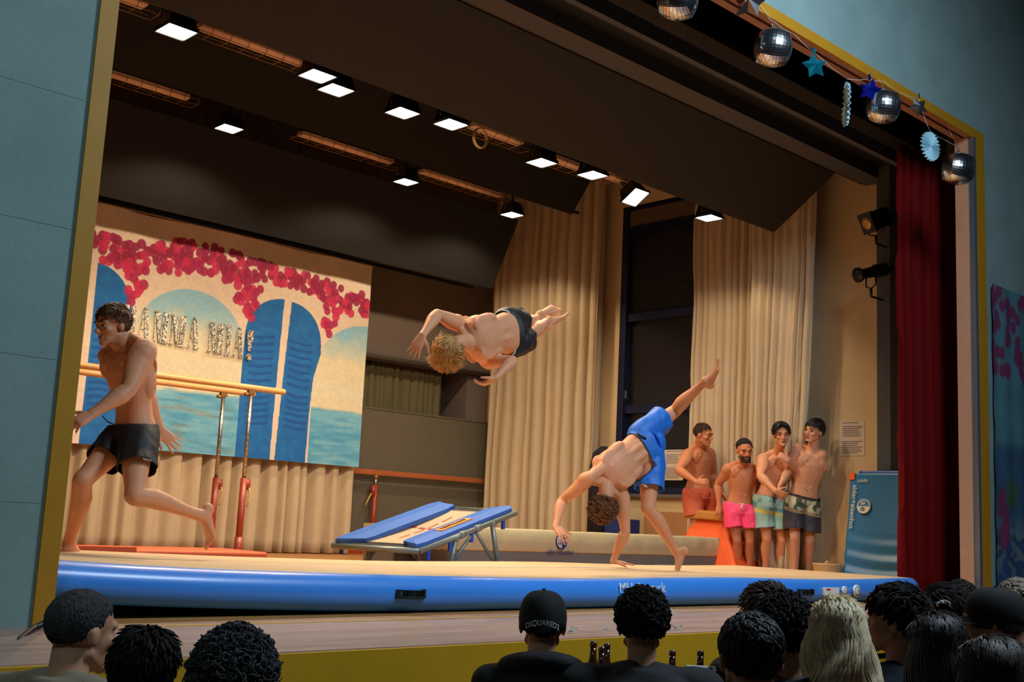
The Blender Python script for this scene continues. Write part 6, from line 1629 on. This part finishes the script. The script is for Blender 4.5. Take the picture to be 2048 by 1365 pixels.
# ================================================================ hall table with bottles in front of the stage
TZ = .84
c0 = at(1187, 1283, D=4.75)
def table():
    a = at(1170, 1340, D=4.60); e = at(1420, 1340, D=4.68); c = (a+e)/2; L = (e-a).xy.length+.3; d = (e-a); d.z = 0; d.normalize(); n = V((-d.y, d.x, 0))
    root = empty('hall_table', (c.x, c.y, 0), 'long dark hall table in front of the stage, mostly hidden by the audience', 'table')
    b = B(); P = lambda u, v, z: V((c.x, c.y, 0))+d*u+n*v+V((0,0,z)); hexa(b, [P(-L/2,-.14,TZ-.03), P(L/2,-.14,TZ-.03), P(L/2,.14,TZ-.03), P(-L/2,.14,TZ-.03)], [P(-L/2,-.14,TZ), P(L/2,-.14,TZ), P(L/2,.14,TZ), P(-L/2,.14,TZ)]); obj('tabletop', b, mat('dark_tabletop', (50,40,34), .5), root)
    for u in (-1, 1):
        for v in (-1, 1):
            b = B(); cyl(b, P(u*(L/2-.08), v*.10, 0), P(u*(L/2-.08), v*.10, TZ-.03), .018, 10); obj('leg', b, steel, root, True)
table()
brown_g = mat('brown_bottle_glass', (58,28,12), .08, var=0, coat=.6, spec=.8); clear_g = mat('clear_bottle_glass', (150,160,155), .08, var=0, trans=.85); green_l = mat('bottle_label', (190,200,205), .6)
def bottle(px, py, D, label, glass, lab=True, h=.26, z0=None, grp='beer bottles on the hall table'):
    t = at(px, py, D=D); base = V((t.x, t.y, TZ if z0 is None else z0)); H_ = t.z-base.z if z0 is None else h
    k = H_/.26; root = empty('bottle', base, label, 'bottle', grp)
    b = B(); lathe(b, base, [(.026,0),(.030,.004),(.031,.10*k),(.030,.14*k),(.022,.175*k),(.0145,.20*k),(.0125,.24*k)], 20); obj('glass_body', b, glass, root, True)
    b = B(); lathe(b, base, [(.0125,.24*k),(.0148,.242*k),(.0148,.25*k),(.013,.252*k),(.0135,.26*k)], 16); obj('mouth', b, glass, root, True)
    if lab: b = B(); lathe(b, base, [(.0312,.05*k),(.0314,.055*k),(.0314,.105*k),(.0312,.11*k)], 20); obj('label', b, green_l, root, True)
bottle(1187,1284,4.58,'brown beer bottle with pale label, leftmost and tallest beside the curly-haired man', brown_g)
bottle(1204,1295,4.52,'brown beer bottle, lower middle one of the three left of the curly-haired man', brown_g, False)
bottle(1214,1288,4.60,'brown beer bottle, right one of the three left of the curly-haired man', brown_g, False)
bottle(1345,1302,4.62,'brown beer bottle neck just right of the curly-haired man', brown_g, False)
bottle(1401,1302,4.66,'brown beer bottle neck above the small white screen', brown_g, False)
def device():
    p, q = at(1371,1331,D=4.45), at(1414,1333,D=4.5); r = (q-p); r.z = 0; r.normalize(); up = V((0,0,1)); n = r.cross(up); L = (q-p).length; z1 = p.z
    root = empty('tablet', (p+q)/2-V((0,0,z1-TZ-.0))*0-V((0,0,.16)), 'small white-framed tablet with a pale blue screen standing on the hall table', 'tablet')
    b = B(); hexa(b, [p-up*.17-n*.006, q-up*.17-n*.006, q-up*.17+n*.006, p-up*.17+n*.006], [p-n*.006, q-n*.006, q+n*.006, p+n*.006]); bevel_all(b, .003, 2); obj('case', b, mat('white_case', (220,226,226), .4), root)
    s = -1 if n.dot(CF) > 0 else 1; b = B(); o = n*s*.0065; i = r*.012
    vs = [b.verts.new(v) for v in (p+i-up*.15+o, q-i-up*.15+o, q-i-up*.012+o, p+i-up*.012+o)]; b.faces.new(vs); bmesh.ops.solidify(b, geom=b.faces[:], thickness=.001)
    obj('screen', b, mat('pale_blue_screen', (120,160,180), .3, emis=.35, var=0), root)
device()
bottle(1425,1334,4.25,'clear glass bottle beside the tablet', clear_g, False, grp='clear glass bottles between the spectators')
bottle(1621,1352,3.9,'clear glass bottle left of the pair below the orange chair back', clear_g, False, z0=TZ, grp='clear glass bottles between the spectators')
bottle(1654,1357,3.8,'clear glass bottle right of the pair below the orange chair back', clear_g, False, z0=TZ, grp='clear glass bottles between the spectators')
bottle(1708,1349,3.9,'brown bottle below the ends of the long blond hair', brown_g, False)
b = B(); c = at(1665, 1365, D=3.85); box(b, c.x-.3, c.x+.3, c.y-.25, c.y+.25, TZ-.03, TZ); 
for sx in (-1, 1):
    for sy in (-1, 1): cyl(b, (c.x+sx*.26, c.y+sy*.21, 0), (c.x+sx*.26, c.y+sy*.21, TZ-.03), .018, 8)
tag(obj('side_table', b, mat('dark_tabletop', (50,40,34), .5)), 'small dark table holding bottles, below the long blond hair', 'table')
# cable running down beside the left trim
b = B(); pts = [at(100,1243,Y=YP-.1), at(70,1256,Y=YP-.12), at(40,1280,Y=4.1), at(10,1325,Y=3.7), at(-30,1370,Y=3.4)]; 
pp = []
for p, q in zip(pts[:-1], pts[1:]): pp += [p.lerp(q, k/5) for k in range(5)]
tube(b, pp+[pts[-1], V((pts[-1].x, pts[-1].y, .02))], .013, 8); tag(obj('black_cable', b, blackm, None, True), 'thick black cable running down beside the foot of the ochre frame', 'cable')
